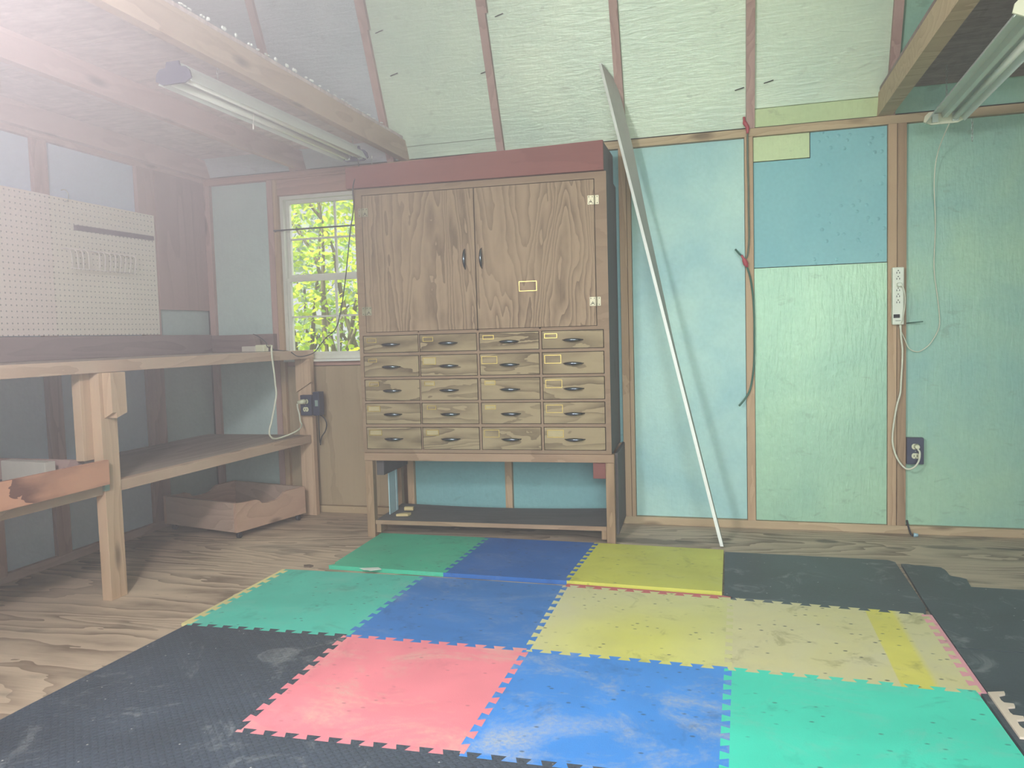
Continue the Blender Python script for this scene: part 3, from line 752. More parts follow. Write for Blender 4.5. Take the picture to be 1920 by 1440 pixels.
st = kthing('cabinet_stand', 'pine stand with a low dark shelf carrying the drawer cabinet', 'stand')
for s0, s1 in ((.003, .043), (1.180, 1.219)):
    kb(MB().box(s0, s1, 0, .040, 0, .378, .002), 'leg', M['standZ'], st)
    kb(MB().box(s0, s1, D-.06, D-.022, 0, .378, .002), 'leg', M['standZ'], st)
kb(MB().box(.0, 1.220, -.002, .040, .379, .417, .003), 'front_rail', M['stand'], st)
kb(MB().box(.003, 1.219, D-.06, D-.022, .379, .417, .003), 'back_rail', M['stand'], st)
kb(MB().box(.045, .083, .0421, D-.061, .300, .378, .002), 'side_rail', M['darkside'], st)
kb(MB().box(1.120, 1.178, .020, D-.061, .302, .378, .002), 'side_rail', M['crown'], st)
kb(MB().box(1.2195, 1.2315, .045, D-.003, .040, .417), 'side_panel', M['darkside'], st, 'dark plywood side panel of the stand')
shf = MB(); n = 14
for i in range(n):      # shelf sags a little at the rear
    a, b = .044+(1.178-.044)*i/n, .044+(1.178-.044)*(i+1)/n
    sg = lambda s: -.012*math.sin(math.pi*(s-.044)/(1.134))
    shf.hexa([(a, .010, .064), (b, .010, .064), (b, D-.062, .064+sg(b)), (a, D-.062, .064+sg(a))], [(a, .010, .082), (b, .010, .082), (b, D-.062, .088+sg(b)), (a, D-.062, .088+sg(a))])
kb(shf, 'shelf', M['darkshelf'], st, 'dark weathered shelf board')
kb(MB().box(.045, 1.178, .0065, .0098, .063, .083), 'shelf_edge', M['stand'], st)
for s0, s1 in ((.046, .068), (1.154, 1.177)): kb(MB().box(s0, s1, .015, .10, 0.0205, .063), 'shelf_block', M['standZ'], st)

# bits under the cabinet
o = thing('white_panel_offcut', 'wide pale panel offcut standing at the left end of the stand shelf', 'offcut', (-1.735, -.25, .085))
MB().hexa([(-1.742, -.335, .0845), (-1.737, -.335, .0845), (-1.737, -.262, .086), (-1.742, -.262, .086)], [(-1.742, -.335, .297), (-1.737, -.335, .297), (-1.737, -.262, .297), (-1.742, -.262, .297)]).build('panel', M['offcut'], o)
tag(MB().box(-1.742, -1.737, -.250, -.232, .087, .297).build('white_panel_offcut', M['offcut'], origin=(-1.74, -.24, .087)), 'narrow pale panel strip standing behind the wide offcut on the stand shelf', 'offcut')
tag(MB().box(-.024, .024, -.012, .012, 0, .018, .003).xf(Matrix.Translation((-1.672, -.245, .0885)) @ Matrix.Rotation(.15, 4, 'Z')).build('wood_scrap', M['scrapwood'], origin=(-1.672, -.245, .088)), 'small pale wood block further back on the stand shelf', 'wood scrap', 'wood scraps on the stand shelf')
tag(MB().extr([(-.035, -.016, 0), (.025, -.016, 0), (.035, .012, 0), (.005, .018, 0), (-.020, .004, 0)], (0, 0, .012)).xf(Matrix.Translation((-1.655, -.355, .0865)) @ Matrix.Rotation(.2, 4, 'Z')).build('wood_scrap', M['scrapwood'], origin=(-1.655, -.355, .087)), 'splintered pale wood scrap near the front of the stand shelf', 'wood scrap', 'wood scraps on the stand shelf')

# ================================================================== WORKBENCH
def fx(y): return -2.298+.0428*y      # front line of the bench
bn = thing('workbench', 'long pine workbench along the left wall with a lower shelf', 'workbench', (-2.65, -1.3, 0))
YB, YE = -.035, -2.75; WXL = XL+.003
def yslab(x0f, x1f, ya, yb_, z0, z1, bev=0):
    return MB().hexa([(x0f(yb_), yb_, z0), (x1f(yb_), yb_, z0), (x1f(ya), ya, z0), (x0f(ya), ya, z0)], [(x0f(yb_), yb_, z1), (x1f(yb_), yb_, z1), (x1f(ya), ya, z1), (x0f(ya), ya, z1)], bev)
wall = lambda y: WXL
yslab(wall, lambda y: fx(y)-.039, YB, YE, .900, .918).build('worktop', M['benchply'], bn)
yslab(lambda y: fx(y)-.038, fx, YB, YE, .874, .920, .002).build('front_rail', M['pinebench'], bn)
# lower shelf
yslab(wall, lambda y: fx(y)-.050, YB-.03, YE, .432, .450).build('lower_shelf', M['benchply'], bn)
yslab(lambda y: fx(y)-.049, lambda y: fx(y)-.008, YB-.052, -1.432, .410, .452, .002).build('shelf_rail', M['pinebench'], bn)
yslab(lambda y: fx(y)-.049, lambda y: fx(y)-.008, -1.517, YE, .410, .452, .002).build('shelf_rail', M['pinebench'], bn)
# legs
def leg(x0, x1, y0, y1, z0, z1, name='leg', m='pinebenchZ'): return MB().box(x0, x1, y0, y1, z0, z1, .002).build(name, M[m], bn)
leg(-2.405, -2.362, -1.515, -1.433, 0, .873)
leg(-2.444, -2.406, -1.560, -1.478, .545, .873, 'brace_block')
b = MB(); x0, x1 = -2.361, -2.322
b.extr([(x0, -1.478, .700), (x0, -1.478, .873), (x0, -1.424, .873), (x0, -1.424, .716)], (x1-x0, 0, 0))
b.build('brace_block', M['pinebenchZ'], bn)
b = MB().box(-2.405, -2.322, -1.5155, -1.4785, .700, .873) 
b = MB().extr([(-2.361, -1.4785, .700), (-2.322, -1.4785, .722), (-2.322, -1.4785, .873), (-2.361, -1.4785, .873)], (0, -.020, 0)); b.build('brace_block', M['pinebenchZ'], bn)
leg(-2.385, -2.302, -.075, -.037, 0, .873)
b = MB().extr([(-2.383, -.0765, .690), (-2.290, -.0765, .745), (-2.290, -.0765, .873), (-2.383, -.0765, .873)], (0, -.020, 0)); b.build('brace_block', M['pinebenchZ'], bn)
leg(-2.430, -2.348, -2.74, -2.70, 0, .873)
leg(-2.982, -2.944, -1.52, -1.44, .04, .431, 'rear_support', 'pinkZ')
# boards along the wall above the worktop
MB().box(XL+.002, XL+.040, -2.6, -.042, .919, 1.022, .002).build('back_board', M['brownboard'], bn)
MB().box(XL+.002, -2.545, -.040, -.003, .919, 1.016, .002).build('back_board', M['brownboardX'], bn)
MB().box(-2.361, -2.3595, -1.5150, -1.495, .425, .530).box(-2.400, -2.3595, -1.5175, -1.5155, .425, .530).build('steel_strap', M['galv'], bn, 'galvanised steel strap on the near leg')

# ---- pegboards
MB_ = MB().box(XL+.001, XL+.007, -1.082, -.424, 1.026, 1.648); tag(MB_.build('pegboard', M['peg2']), 'right-hand cream pegboard carrying the dark bar and wire rack', 'pegboard', 'pegboards above the workbench')
tag(MB().box(XL+.001, XL+.0068, -1.95, -1.085, 1.026, 1.650).build('pegboard', M['peg1']), 'left-hand pinkish cream pegboard with bare holes', 'pegboard', 'pegboards above the workbench')
PX = XL+.0072
tag(MB().hexa([(PX, -.955, 1.510), (PX+.014, -.955, 1.510), (PX+.014, -.448, 1.516), (PX, -.448, 1.516)], [(PX, -.955, 1.533), (PX+.014, -.955, 1.533), (PX+.014, -.448, 1.538), (PX, -.448, 1.538)], .002).build('tool_bar', M['barm'], origin=(PX, -.7, 1.52)), 'dark weathered bar fixed across the pegboard', 'bar')
rk = thing('wire_rack', 'white wire tool rack on the pegboard', 'rack', (PX, -.84, 1.42))
MB().tube([(PX+.003, -1.04, 1.420), (PX+.003, -.630, 1.420)], .003, 6).tube([(PX+.045, -1.03, 1.330), (PX+.045, -.640, 1.330)], .0025, 6).build('rail', M['wirewhite'], rk)
for k in range(13):
    if k == 4: continue
    yy = -1.020+k*.0315
    MB().tube([(PX+.003, yy, 1.420), (PX+.030, yy+.002*(k-4), 1.418), (PX+.046, yy+.002*(k-3), 1.400), (PX+.046, yy, 1.330)], .0030, 6, smooth=3).build('wire', M['wirewhite'], rk)
tag(MB().tube([(PX, -1.000, 1.632), (PX+.02, -.998, 1.640), (PX+.02, -.996, 1.668), (PX+.018, -1.010, 1.682), (PX+.018, -1.032, 1.677)], .002, 6, smooth=4).build('peg_hook', M['steel'], origin=(PX, -1.0, 1.63)), 'small bent wire hook on the top edge of the pegboard', 'hook')

# ---- crate on the lower shelf
lc = thing('plywood_crate', 'open crate of blotchy orange plywood on the lower bench shelf', 'crate', (-2.62, -1.85, .452))
FXc = lambda y: fx(y)-.045
xw = -2.93
z0, z1 = .4525, .552
MB().hexa([(-2.350, -2.25, .4535), (-2.334, -2.25, .4535), (-2.334, -1.519, .4535), (-2.350, -1.519, .4535)], [(-2.350, -2.25, .548), (-2.334, -2.25, .548), (-2.334, -1.519, .546), (-2.350, -1.519, .546)]).build('front_board', M['crateply'], lc)
MB().box(xw, xw+.016, -2.25, -1.519, .4535, .545).build('back_board', M['crateX'], lc)
MB().box(xw+.016, -2.350, -2.25, -2.234, .4535, .545).build('side_board', M['crateX'], lc)
MB().box(xw+.016, -2.445, -1.535, -1.519, .4535, .545).build('side_board', M['redply'], lc)
MB().box(xw+.016, -2.351, -2.233, -1.536, .4535, .463).build('bottom_board', M['darkshelf'], lc)
tag(MB().box(-.118, .118, -.022, .022, 0, .084, .003).xf(Matrix.Translation((-2.645, -1.585, .4645)) @ Matrix.Rotation(-.10, 4, 'Z')).build('foam_block', M['ivorybox'], origin=(-2.645, -1.585, .465)), 'ivory white oblong block lying in the orange plywood crate', 'block')

# ---- rolling crate on the floor
CA = Vector((-2.428, -.625)); u1 = Vector((.245, .970)).normalized(); u2 = Vector((-.977, .215)).normalized()
rc = thing('rolling_crate', 'low open pine crate on casters under the workbench with a scooped front', 'crate', (CA.x-.2, CA.y+.25, 0))
L1, L2, zb, zt = .47, .53, .035, .181
def cp(a, b, z): p = CA+u1*a+u2*b; return (p.x, p.y, z)
def cbox(a0, a1, b0, b1, z0, z1, name, m):
    MB().hexa([cp(a0, b0, z0), cp(a1, b0, z0), cp(a1, b1, z0), cp(a0, b1, z0)], [cp(a0, b0, z1), cp(a1, b0, z1), cp(a1, b1, z1), cp(a0, b1, z1)]).build(name, M[m], rc)
def scooped(b0, b1, name, m):
    prof = [(0, zb), (L1, zb), (L1, zt)]; 
    for a, z in ((.345, zt), (.325, zt-.004), (.30, zt-.022), (.27, zt-.034), (.20, zt-.036), (.165, zt-.030), (.150, zt-.014), (.130, zt-.006), (.09, zt-.006), (.0, zt)): prof.append((a*L1/.47, z))
    bb = MB(); q = u2*(b1-b0); bb.extr([cp(a, b0, z) for a, z in prof], (q.x, q.y, 0)); bb.build(name, M[m], rc)
scooped(0, .018, 'front_board', 'crate'); scooped(L2-.018, L2, 'back_board', 'crate')
cbox(0, .018, .0185, L2-.0185, zb, zt, 'side_board', 'crateX'); cbox(L1-.018, L1, .0185, L2-.0185, zb, zt, 'side_board', 'crateX')
cbox(.0185, L1-.0185, .0185, L2-.0185, zb+.002, zb+.012, 'bottom_board', 'crateX')
for a, b in ((.03, .02), (L1-.04, .02), (.03, L2-.04), (L1-.04, L2-.04)):
    c = Vector(cp(a, b, .016))
    MB().tube([c+Vector((-.008, 0, 0)), c+Vector((.008, 0, 0))], .0155, 12).box(c.x-.011, c.x+.011, c.y-.006, c.y+.006, .018, zb-.0005).build('caster', M['black'], rc)

# ================================================================== SHOP LIGHTS
def shoplight(name, label, near, far, w, capmat, tubes, seed):
    """near / far: (x, y, z) of the middle of the open underside"""
    N = Vector(near); Fv = Vector(far); d = (Fv-N).normalized(); L = (Fv-N).length
    q = Vector((d.y, -d.x, 0)).normalized(); up = Vector((0, 0, 1))
    t = thing(name, label, 'light', ((N+Fv)/2)[:])
    def P(a, x, z): return tuple(N+d*a+q*x+up*z)
    h = w/2
    outer = [(-h, 0), (-h*.96, .006), (-h*.62, .040), (-h*.34, .046), (-h*.30, .066), (h*.30, .066), (h*.34, .046), (h*.62, .040), (h*.96, .006), (h, 0)]
    inner = [(x*.965, z-.003) for x, z in outer[1:-1]]
    inner = [(h*.985, -.0005)]+[(x*.95, max(0.001, z-.0035)) for x, z in reversed(outer[1:-1])]+[(-h*.985, -.0005)]
    # hood: shell extruded along d, profile of thin sheet
    ow = [(-h, 0), (-h*.62, .042), (h*.62, .042), (h, 0)]; iw = [(h*.97, 0), (h*.60, .039), (-h*.60, .039), (-h*.97, 0)]
    MB().extr([P(.004, x, z) for x, z in ow+iw], tuple(d*(L-.008))).build('hood', M['lampwhite'], t)
    MB().extr([P(.01, x, z) for x, z in ((-h*.32, .0425), (-h*.28, .066), (h*.28, .066), (h*.32, .0425))], tuple(d*(L-.02))).build('ballast_cover', M['lampwhite'], t)
    MB().extr([P(.01, x, z) for x, z in ((-h*.20, .0385), (-h*.12, .018), (h*.12, .018), (h*.20, .0385))], tuple(d*(L-.02))).build('reflector_ridge', M['lampwhite'], t)
    cap = [(-h*.66, -.004), (h*.66, -.004), (h*1.05, .010), (h*.96, .034), (h*.72, .048), (h*.44, .050), (h*.36, .068), (-h*.36, .068), (-h*.44, .050), (-h*.78, .048), (-h*.98, .034), (-h*1.05, .010)]
    for a in (-.004, L-.003):
        MB().extr([P(a, x, z) for x, z in cap], tuple(d*.007)).build('end_cap', M[capmat], t)
    for s in (-1, 1):
        for a in (.004, L-.018):
            if s in tubes or True:
                MB().extr([P(a, s*h*.5+x, z) for x, z in ((-.011, .002), (.011, .002), (.011, .036), (-.011, .036))], tuple(d*.012)).build('lamp_socket', M['lampwhite'], t)
    for s in tubes:
        MB().tube([P(.02, s*h*.5, .015), P(L-.02, s*h*.5, .015)], .0125, 12).build('lamp_tube', M['tube'], t)
    return t, P, L
def chain(p0, p1, label, n=None):
    p0 = Vector(p0); p1 = Vector(p1); d = p1-p0; L = d.length; d.normalize(); n = n or max(2, int(L/.013)); s = L/n
    b = MB(); u = d.orthogonal().normalized(); w = d.cross(u)
    for i in range(n):
        c = p0+d*(i+.5)*s; a = u if i % 2 else w
        b.tube([c+d*(s*.62)*math.cos(t)+a*.0035*math.sin(t) for t in [2*math.pi*k/8 for k in range(8)]], .0009, 5, closed=True)
    tag(b.build('hanging_chain', M['steel'], origin=tuple(p0)), label, 'chain')
shoplight('shop_light', 'shop light with a grey-blue end cap hanging at the left loft edge', (-1.822, -1.690, 1.828), (-1.800, -.440, 1.828), .132, 'greycap', (-1, 1), 1)
shoplight('shop_light', 'white shop light with one tube at the upper right', (.755, -1.440, 1.802), (.793, -.245, 1.802), .150, 'cream', (1,), 2)
chain((-1.79, -1.50, 1.894), (-1.79, -1.50, 2.011), 'short chain holding the near end of the left shop light')
chain((-1.700, -.47, 1.84), (-1.700, -.47, 1.787), 'chain end dangling by the far end of the left shop light')
chain((-1.78, -.50, 1.894), (-1.78, -.50, 2.011), 'short chain holding the far end of the left shop light')
chain((.882, -.300, 1.795), (.882, -.300, 1.705), 'chain end dangling below the right shop light')
chain((.78, -.33, 1.868), (.78, -.33, 2.011), 'short chain holding the far end of the right shop light')
chain((.76, -1.35, 1.868), (.76, -1.35, 2.011), 'short chain holding the near end of the right shop light')
tag(MB().tube([(-1.806, -1.27, 1.86), (-1.800, -1.275, 1.83), (-1.803, -1.278, 1.795)], .0012, 5).tube([(-1.803, -1.278, 1.795), (-1.803, -1.278, 1.775)], .003, 6).build('pull_cord', M['wirewhite'], origin=(-1.803, -1.278, 1.83)), 'tiny white pull cord under the left shop light', 'cord')

# ================================================================== LEANING BOARD
Bz = 2.235; B0 = Vector((-.112, -.400, .0125)); T0 = Vector((-.645, -.170, Bz))
W = .095; TH = .0145
def fl_(z):
    k = (z-B0.z)/(T0.z-B0.z); return B0.lerp(T0, k)
def ang(z):
    pts = [(0, -2), (.9, 1), (1.5, 14), (1.85, 26), (2.3, 30)]
    for (a, va), (b_, vb) in zip(pts, pts[1:]):
        if a <= z <= b_: return math.radians(va+(vb-va)*(z-a)/(b_-a))
    return math.radians(30)
bm = MB(); rows = []
NZ = 40
for i in range(NZ+1):
    z = B0.z+(T0.z-B0.z)*i/NZ
    a = ang(z); wd = Vector((math.sin(a), math.cos(a), 0)); th = Vector((-math.cos(a), math.sin(a), 0))
    rem = T0.z-z; cut = 1.0
    if rem < .17: cut = max(.06, math.sqrt(max(0, 1-(1-rem/.17)**2)))
    p = fl_(z)
    rows.append([bm.bm.verts.new(v) for v in (p, p+wd*W*cut, p+wd*W*cut+th*TH, p+th*TH)])
for a, b in zip(rows, rows[1:]):
    for k in range(4): bm.bm.faces.new([a[k], a[(k+1) % 4], b[(k+1) % 4], b[k]])
bm.bm.faces.new(rows[0]); bm.bm.faces.new(list(reversed(rows[-1])))
lb = thing('white_board', 'long thin white board with a rounded top leaning against the back wall', 'board', tuple(B0))
em = MB(); er = []
for a in rows:
    p, q = a[0].co.copy(), a[3].co.copy(); fwd_ = (a[0].co-a[1].co).normalized()*.0012
    er.append([em.bm.verts.new(v) for v in (p+fwd_, p+fwd_*.1, q+fwd_*.1, q+fwd_)])
for a, b in zip(er, er[1:]):
    for k in range(4): em.bm.faces.new([a[k], a[(k+1) % 4], b[(k+1) % 4], b[k]])
em.bm.faces.new(er[0]); em.bm.faces.new(list(reversed(er[-1])))
bm.build('board_face', M['boardgrey'], lb, 'broad face of the board, greyed for its shade'); em.build('board_edge', M['white'], lb)

# ================================================================== POWER STRIPS, OUTLETS, CORDS
def receptacle(mbf, cx, cz, y):
    pass
ps = thing('power_strip', 'white power strip mounted upright on the double stud', 'power strip', (.659, -.002, .969))
MB().box(.636, .684, -.034, -.001, .969, 1.228, .005).build('housing', M['plasticwhite'], ps)
for z in (1.207, 1.180, 1.128, 1.101, 1.074):
    MB().box(.652, .6545, -.0352, -.0342, z-.008, z+.000).box(.6635, .666, -.0352, -.0342, z-.008, z+.000).tube([(.6592, -.0342, z+.006), (.6592, -.0352, z+.006)], .0026, 8).build('socket', M['slot'], ps)
MB().box(.640, .666, -.0375, -.0342, 1.000, 1.016, .001).build('switch', M['slot'], ps)
MB().box(.648, .670, -.0350, -.0342, .9865, .9885).build('printed_label', M['slot'], ps)
MB().box(.652, .672, -.058, -.0345, 1.140, 1.158, .006).build('plug', M['plasticwhite'], ps)
oc = [(.672, -.020, .968), (.674, -.022, .914), (.680, -.020, .857), (.679, -.02, .786), (.675, -.02, .716), (.672, -.02, .659), (.658, -.02, .602), (.648, -.02, .538), (.641, -.02, .481), (.640, -.02, .430), (.649, -.022, .384), (.665, -.025, .345), (.685, -.034, .318), (.704, -.044, .311), (.727, -.052, .324), (.743, -.054, .353), (.747, -.052, .389), (.741, -.040, .402)]
MB().tube(oc, .0042, 8, smooth=4).build('cord', M['whitecord'], ps, 'thick white cord looping to the outlet')
lcd = [(.812, -.245, 1.800), (.812, -.06, 1.72), (.808, -.014, 1.600), (.820, 0.012, 1.412), (.815, 0.012, 1.224), (.828, .012, 1.104), (.838, .012, 1.009), (.836, .010, .949), (.808, .010, .890), (.782, .008, .861), (.747, .006, .843), (.710, -.006, .861), (.690, -.012, .905), (.668, -.020, .961), (.676, -.045, .992), (.684, -.052, 1.061), (.680, -.058, 1.120), (.668, -.055, 1.149)]
tag(MB().tube(lcd, .0022, 6, smooth=5).build('lamp_cord', M['whitecord'], origin=(.81, -.02, 1.7)), 'thin white cord from the right shop light down to the power strip', 'cord')

def outlet(name, label, x0, x1, z0, z1, yb, yf, boxmat, plugged=True, dx=0):
    t = thing(name, label, 'outlet', ((x0+x1)/2, yb, z0))
    MB().box(x0, x1, yf, yb, z0, z1, .003).build('outlet_box', M[boxmat], t)
    cx = (x0+x1)/2+dx; cz = (z0+z1)/2
    for s in (1, -1):
        c = cz+s*.0215; r = .0155
        pts = [(cx+r*math.cos(a)*1.08, yf-.0005, c+max(-.0125, min(.0125, r*math.sin(a)))) for a in [2*math.pi*k/20 for k in range(20)]]
        f = MB().extr(pts, (0, -.003, 0)).build('receptacle', M['outletivory'], t)
        y = yf-.0042
        sub('slots', MB().box(cx-.0075, cx-.005, y-.0006, y+.0004, c-.004, c+.005).box(cx+.005, cx+.0075, y-.0006, y+.0004, c-.004, c+.005).box(cx-.002, cx+.002, y-.0006, y+.0004, c-.011, c-.0075), M['slot'], f)
    MB().tube([(cx, yf-.0005, cz), (cx, yf-.002, cz)], .0022, 8).build('screw', M['steel'], t)
    return t, cx, cz
o1, cx, cz = outlet('wall_outlet', 'dark blue outlet box with ivory sockets on the right-hand foam panel', .702, .773, .328, .450, .021, -.012, 'navy')
MB().tube([(cx+.004, -.0165, cz+.0225), (cx+.004, -.040, cz+.0225)], [.0125, .009], 12).build('plug', M['outletivory'], o1)
o2, cx2, cz2 = outlet('bench_outlet', 'dark outlet box with ivory sockets on the far bench leg', -2.352, -2.284, .562, .674, -.0766, -.112, 'navy')
MB().tube([(cx2, -.1165, cz2+.0215), (cx2-.010, -.140, cz2+.0215), (cx2-.030, -.146, cz2+.018)], [.0145, .013, .008], 12).build('plug', M['outletivory'], o2)
dv = thing('timer_switch', 'dark blue box with a small grey rocker beside the bench outlet', 'switch', (-2.26, -.05, .57))
MB().box(-2.2815, -2.243, -.100, -.045, .560, .690, .003).build('box', M['navy'], dv)
rs_ = MB().box(-2.268, -2.250, -.1025, -.1005, .612, .645).build('rocker', M['galv'], dv)
MB().tube([(-2.262, -.06, .560), (-2.240, -.055, .541), (-2.228, -.055, .509), (-2.240, -.05, .470), (-2.268, -.045, .434), (-2.280, -.04, .389)], .0035, 6, smooth=4).tube([(-2.2815, -.045, .560), (-2.2825, -.04, .40)], .003, 6).build('cable', M['blackcord'], dv)
# strip on the bench with its cord
bp_ = thing('bench_power_strip', 'cream power strip lying on the far end of the workbench', 'power strip', (-2.50, -.15, .919))
MB().box(-2.558, -2.505, -.20, -.155, .9192, .956, .004).build('housing', M['outletivory'], bp_)
MB().box(-2.645, -2.5585, -.198, -.157, .9192, .950, .004).build('socket_end', M['ivorybox'], bp_)
wc = [(-2.506, -.178, .940), (-2.470, -.200, .950), (-2.400, -.290, .950), (-2.330, -.400, .948), (-2.300, -.450, .925), (-2.296, -.452, .880), (-2.296, -.441, .812), (-2.296, -.436, .758), (-2.296, -.431, .703), (-2.296, -.456, .638), (-2.296, -.485, .573), (-2.296, -.508, .528), (-2.296, -.501, .500), (-2.296, -.460, .481), (-2.296, -.365, .482), (-2.290, -.260, .496), (-2.318, -.165, .512), (-2.340, -.140, .535), (-2.346, -.135, .570), (-2.352, -.140, .606), (-2.350, -.146, .630)]
MB().tube(wc, .0045, 8, smooth=4).build('cord', M['whitecord'], bp_, 'thick cream cord hanging in a loop to the outlet')
tag(MB().extr([(-2.640, -.150, .9195), (-2.580, -.150, .9195), (-2.592, -.150, 1.000), (-2.612, -.150, 1.012), (-2.628, -.150, 1.000)], (0, .045, 0)).build('power_adapter', M['brownboardX'], origin=(-2.61, -.13, .92)), 'dark power adapter standing behind the cream power strip', 'adapter')
bc = [(-1.790, -.437, 1.845), (-1.775, -.46, 1.78), (-1.793, -.49, 1.70), (-1.800, -.478, 1.60), (-1.826, -.475, 1.48), (-1.850, -.47, 1.34), (-1.880, -.45, 1.23), (-1.930, -.40, 1.12), (-2.005, -.32, 1.03), (-2.090, -.27, .985), (-2.130, -.25, .955), (-2.190, -.235, .905), (-2.270, -.245, .890), (-2.320, -.25, .918), (-2.400, -.23, .925), (-2.480, -.205, .945), (-2.50, -.18, .966), (-2.56, -.155, 1.000), (-2.600, -.15, 1.016)]
tag(MB().tube(bc, .0027, 6, smooth=5).build('lamp_cord', M['blackcord'], origin=(-1.79, -.45, 1.8)), 'black cord hanging from the left shop light across the window to the bench', 'cord')

# hanging bungee cords on the middle stud
bg = thing('bungee_cord', 'grey-green bungee cord with a red hook over the top plate', 'cord', (.01, -.01, 1.9))
MB().tube([(.014, -.012, 1.890), (.014, -.010, 1.762), (.016, -.010, 1.65), (.016, -.010, 1.514), (.017, -.010, 1.400), (.010, -.012, 1.325), (.000, -.014, 1.300)], .0042, 8, smooth=4).build('cord', M['greygreencord'], bg)
MB().tube([(-.001, -.016, 1.962), (.002, -.018, 1.935), (.014, -.014, 1.915), (.014, -.013, 1.885)], [.006, .010, .009, .006], 8, smooth=3).build('hook', M['redhook'], bg)
b2 = thing('bungee_cord', 'dark green bungee cord hanging lower on the middle stud, hooked at its upper end', 'cord', (.02, -.01, 1.3))
MB().tube([(-.046, -.018, 1.349), (-.030, -.022, 1.328), (-.015, -.024, 1.312)], .0045, 8).tube([(.004, -.020, 1.268), (.020, -.014, 1.215), (.032, -.010, 1.128), (.037, -.008, 1.035), (.037, -.008, .934), (.036, -.008, .841), (.030, -.010, .757), (.016, -.012, .680), (-.005, -.016, .638), (-.036, -.018, .600)], .0045, 8, smooth=4).build('cord', M['greencord'], b2)
MB().tube([(-.018, -.024, 1.318), (-.006, -.026, 1.295), (.000, -.022, 1.280), (.008, -.018, 1.262)], [.006, .011, .012, .007], 8, smooth=3).build('hook', M['redhook'], b2)

# small things
tag(MB().tube([(.700, .010, .975), (.762, -.030, .980)], .0028, 6).build('nail', M['greencord'], origin=(.70, 0, .975)), 'long dark nail sticking out below the wall power strip', 'nail')
cs = thing('cable_stub', 'dark cable stub with a pale blue cap lying by the bottom plate', 'cable', (.72, -.03, 0))
MB().tube([(.709, .018, .060), (.712, -.006, .030), (.716, -.030, .008), (.722, -.045, .006)], .0045, 8, smooth=3).build('cable', M['blackcord'], cs)
MB().tube([(.724, -.048, .009), (.742, -.050, .009)], [.010, .007], 10).build('cap', M['bluecap'], cs)
tag(MB().extr([(-1.575, -1.010, 0), (-1.500, -.985, 0), (-1.475, -1.008, 0), (-1.512, -1.035, 0), (-1.530, -1.028, 0), (-1.545, -1.030, 0)], (0, 0, .0012)).xf(Matrix.Translation((0, 0, T2+.0006))).build('paper_scrap', M['paper'], origin=(-1.52, -1.0, T2)), 'torn white paper scrap on the rear green mat', 'paper')
tag(MB().extr([(-1.86, -.968, 0), (-1.838, -.958, 0), (-1.815, -.966, 0), (-1.822, -.985, 0), (-1.848, -.988, 0)], (0, 0, .006)).xf(Matrix.Translation((0, 0, .0005))).build('dry_leaf', M['dryleaf'], origin=(-1.835, -.97, 0)), 'curled brown dry leaf on the floor beside the rear green mat', 'leaf')

# ================================================================== LIGHT
w = bpy.data.worlds.new('World'); SC.world = w; w.use_nodes = True
nt = w.node_tree; bg_ = nt.nodes['Background']; bg_.inputs[0].default_value = (.93, .99, 1.0, 1); bg_.inputs[1].default_value = 1.3
def area(name, loc, target, sx, sy, power, color):
    l = bpy.data.lights.new(name, 'AREA'); l.shape = 'RECTANGLE'; l.size = sx; l.size_y = sy; l.energy = power; l.color = color
    o = bpy.data.objects.new(name, l); COL.objects.link(o); o.location = loc
    o.rotation_euler = (Vector(target)-Vector(loc)).to_track_quat('-Z', 'Y').to_euler(); return o
area('door_light', (.9, -8.2, 2.0), (-.4, -1.0, .9), 2.4, 2.4, 460, (.93, .985, 1.0))
def ball(name, loc, r, power, color):
    l = bpy.data.lights.new(name, 'POINT'); l.shadow_soft_size = r; l.energy = power; l.color = color
    o = bpy.data.objects.new(name, l); COL.objects.link(o); o.location = loc; return o
ball('added_haze_light', (-1.20, -3.45, 1.70), .12, 230, (1.0, .90, .95))  # unseen lamp added to light up the haze at the upper left
wl_ = area('outside_window_light', (-1.9, 1.0, 2.6), (-1.7, -.9, .2), 1.0, .8, 60, (.95, 1.0, .85))
sun = bpy.data.lights.new('sun', 'SUN'); sun.energy = 16.0; sun.angle = .02; sun.color = (1, .97, .85)
so = bpy.data.objects.new('sun', sun); COL.objects.link(so); so.rotation_euler = Vector((.2, .28, -1)).to_track_quat('-Z', 'Y').to_euler()

# ================================================================== CAMERA
cam = bpy.data.cameras.new('camera'); cam.sensor_width = 36; cam.lens = 1468.8/1920*36; cam.clip_start = .02
co = bpy.data.objects.new('camera', cam); COL.objects.link(co); SC.camera = co
pi_, ya, ro = (math.radians(v) for v in (-3.615, 15.577, -1.6165))
fwd = Vector((-math.sin(ya)*math.cos(pi_), math.cos(ya)*math.cos(pi_), math.sin(pi_)))
rt = Vector((math.cos(ya), math.sin(ya), 0)); up = rt.cross(fwd)
R_ = rt*math.cos(ro)+up*math.sin(ro); U_ = -rt*math.sin(ro)+up*math.cos(ro)
mw = Matrix(((R_.x, U_.x, -fwd.x, -.0775), (R_.y, U_.y, -fwd.y, -3.9302), (R_.z, U_.z, -fwd.z, .974), (0, 0, 0, 1)))
co.matrix_world = mw

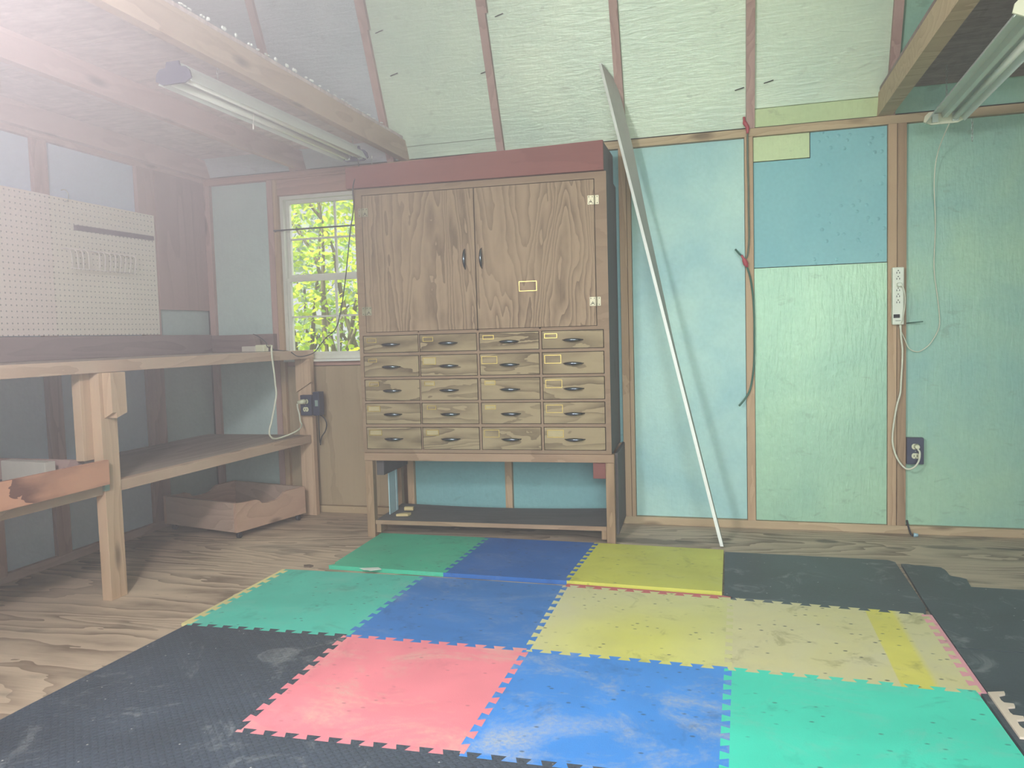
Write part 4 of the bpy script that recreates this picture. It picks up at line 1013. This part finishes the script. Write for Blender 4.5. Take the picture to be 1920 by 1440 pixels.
SC.view_settings.view_transform = 'Standard'; SC.view_settings.look = 'None'
SC.view_settings.exposure = -0.46
SC.cycles.use_denoising = True
SC.cycles.max_bounces = 8; SC.cycles.diffuse_bounces = 4; SC.cycles.caustics_reflective = False; SC.cycles.caustics_refractive = False
SC.cycles.sample_clamp_indirect = 8
SC.cycles.use_adaptive_sampling = True; SC.cycles.adaptive_threshold = .035
SC.cycles.volume_step_rate = 2.5; SC.cycles.volume_max_steps = 256; SC.cycles.volume_bounces = 0

# haze volume added around the shed to imitate veiling glare
hz = MB().box(XL-.30, XR+.30, -4.6, .087, -.30, 3.60).build('haze', M['slot'])
hz['kind'] = 'stuff'; hz['label'] = 'added thin haze standing in for veiling glare in the shed'; hz['category'] = 'haze'
hm = bpy.data.materials.new('glare_haze'); hm.use_nodes = True; ht = hm.node_tree; ht.nodes.clear()
ho = ht.nodes.new('ShaderNodeOutputMaterial'); hs = ht.nodes.new('ShaderNodeVolumeScatter')
hs.inputs['Color'].default_value = (1, 1, 1, 1); hs.inputs['Density'].default_value = .042; hs.inputs['Anisotropy'].default_value = 0.0
# density peaks in the upper left, where the imitated glare is strongest
tcz = ht.nodes.new('ShaderNodeTexCoord'); vd = ht.nodes.new('ShaderNodeVectorMath'); vd.operation = 'DISTANCE'
vd.inputs[1].default_value = (-1.70, -2.55, 2.15); ht.links.new(tcz.outputs['Object'], vd.inputs[0])
mr = ht.nodes.new('ShaderNodeMapRange'); mr.interpolation_type = 'SMOOTHERSTEP'
mr.inputs[1].default_value = 2.0; mr.inputs[2].default_value = 0.0; mr.inputs[3].default_value = 0.0; mr.inputs[4].default_value = .34
ht.links.new(vd.outputs['Value'], mr.inputs[0])
ad = ht.nodes.new('ShaderNodeMath'); ad.operation = 'ADD'; ad.inputs[1].default_value = .025
ht.links.new(mr.outputs[0], ad.inputs[0]); ht.links.new(ad.outputs[0], hs.inputs['Density'])
ht.links.new(hs.outputs[0], ho.inputs['Volume']); hz.data.materials[0] = hm
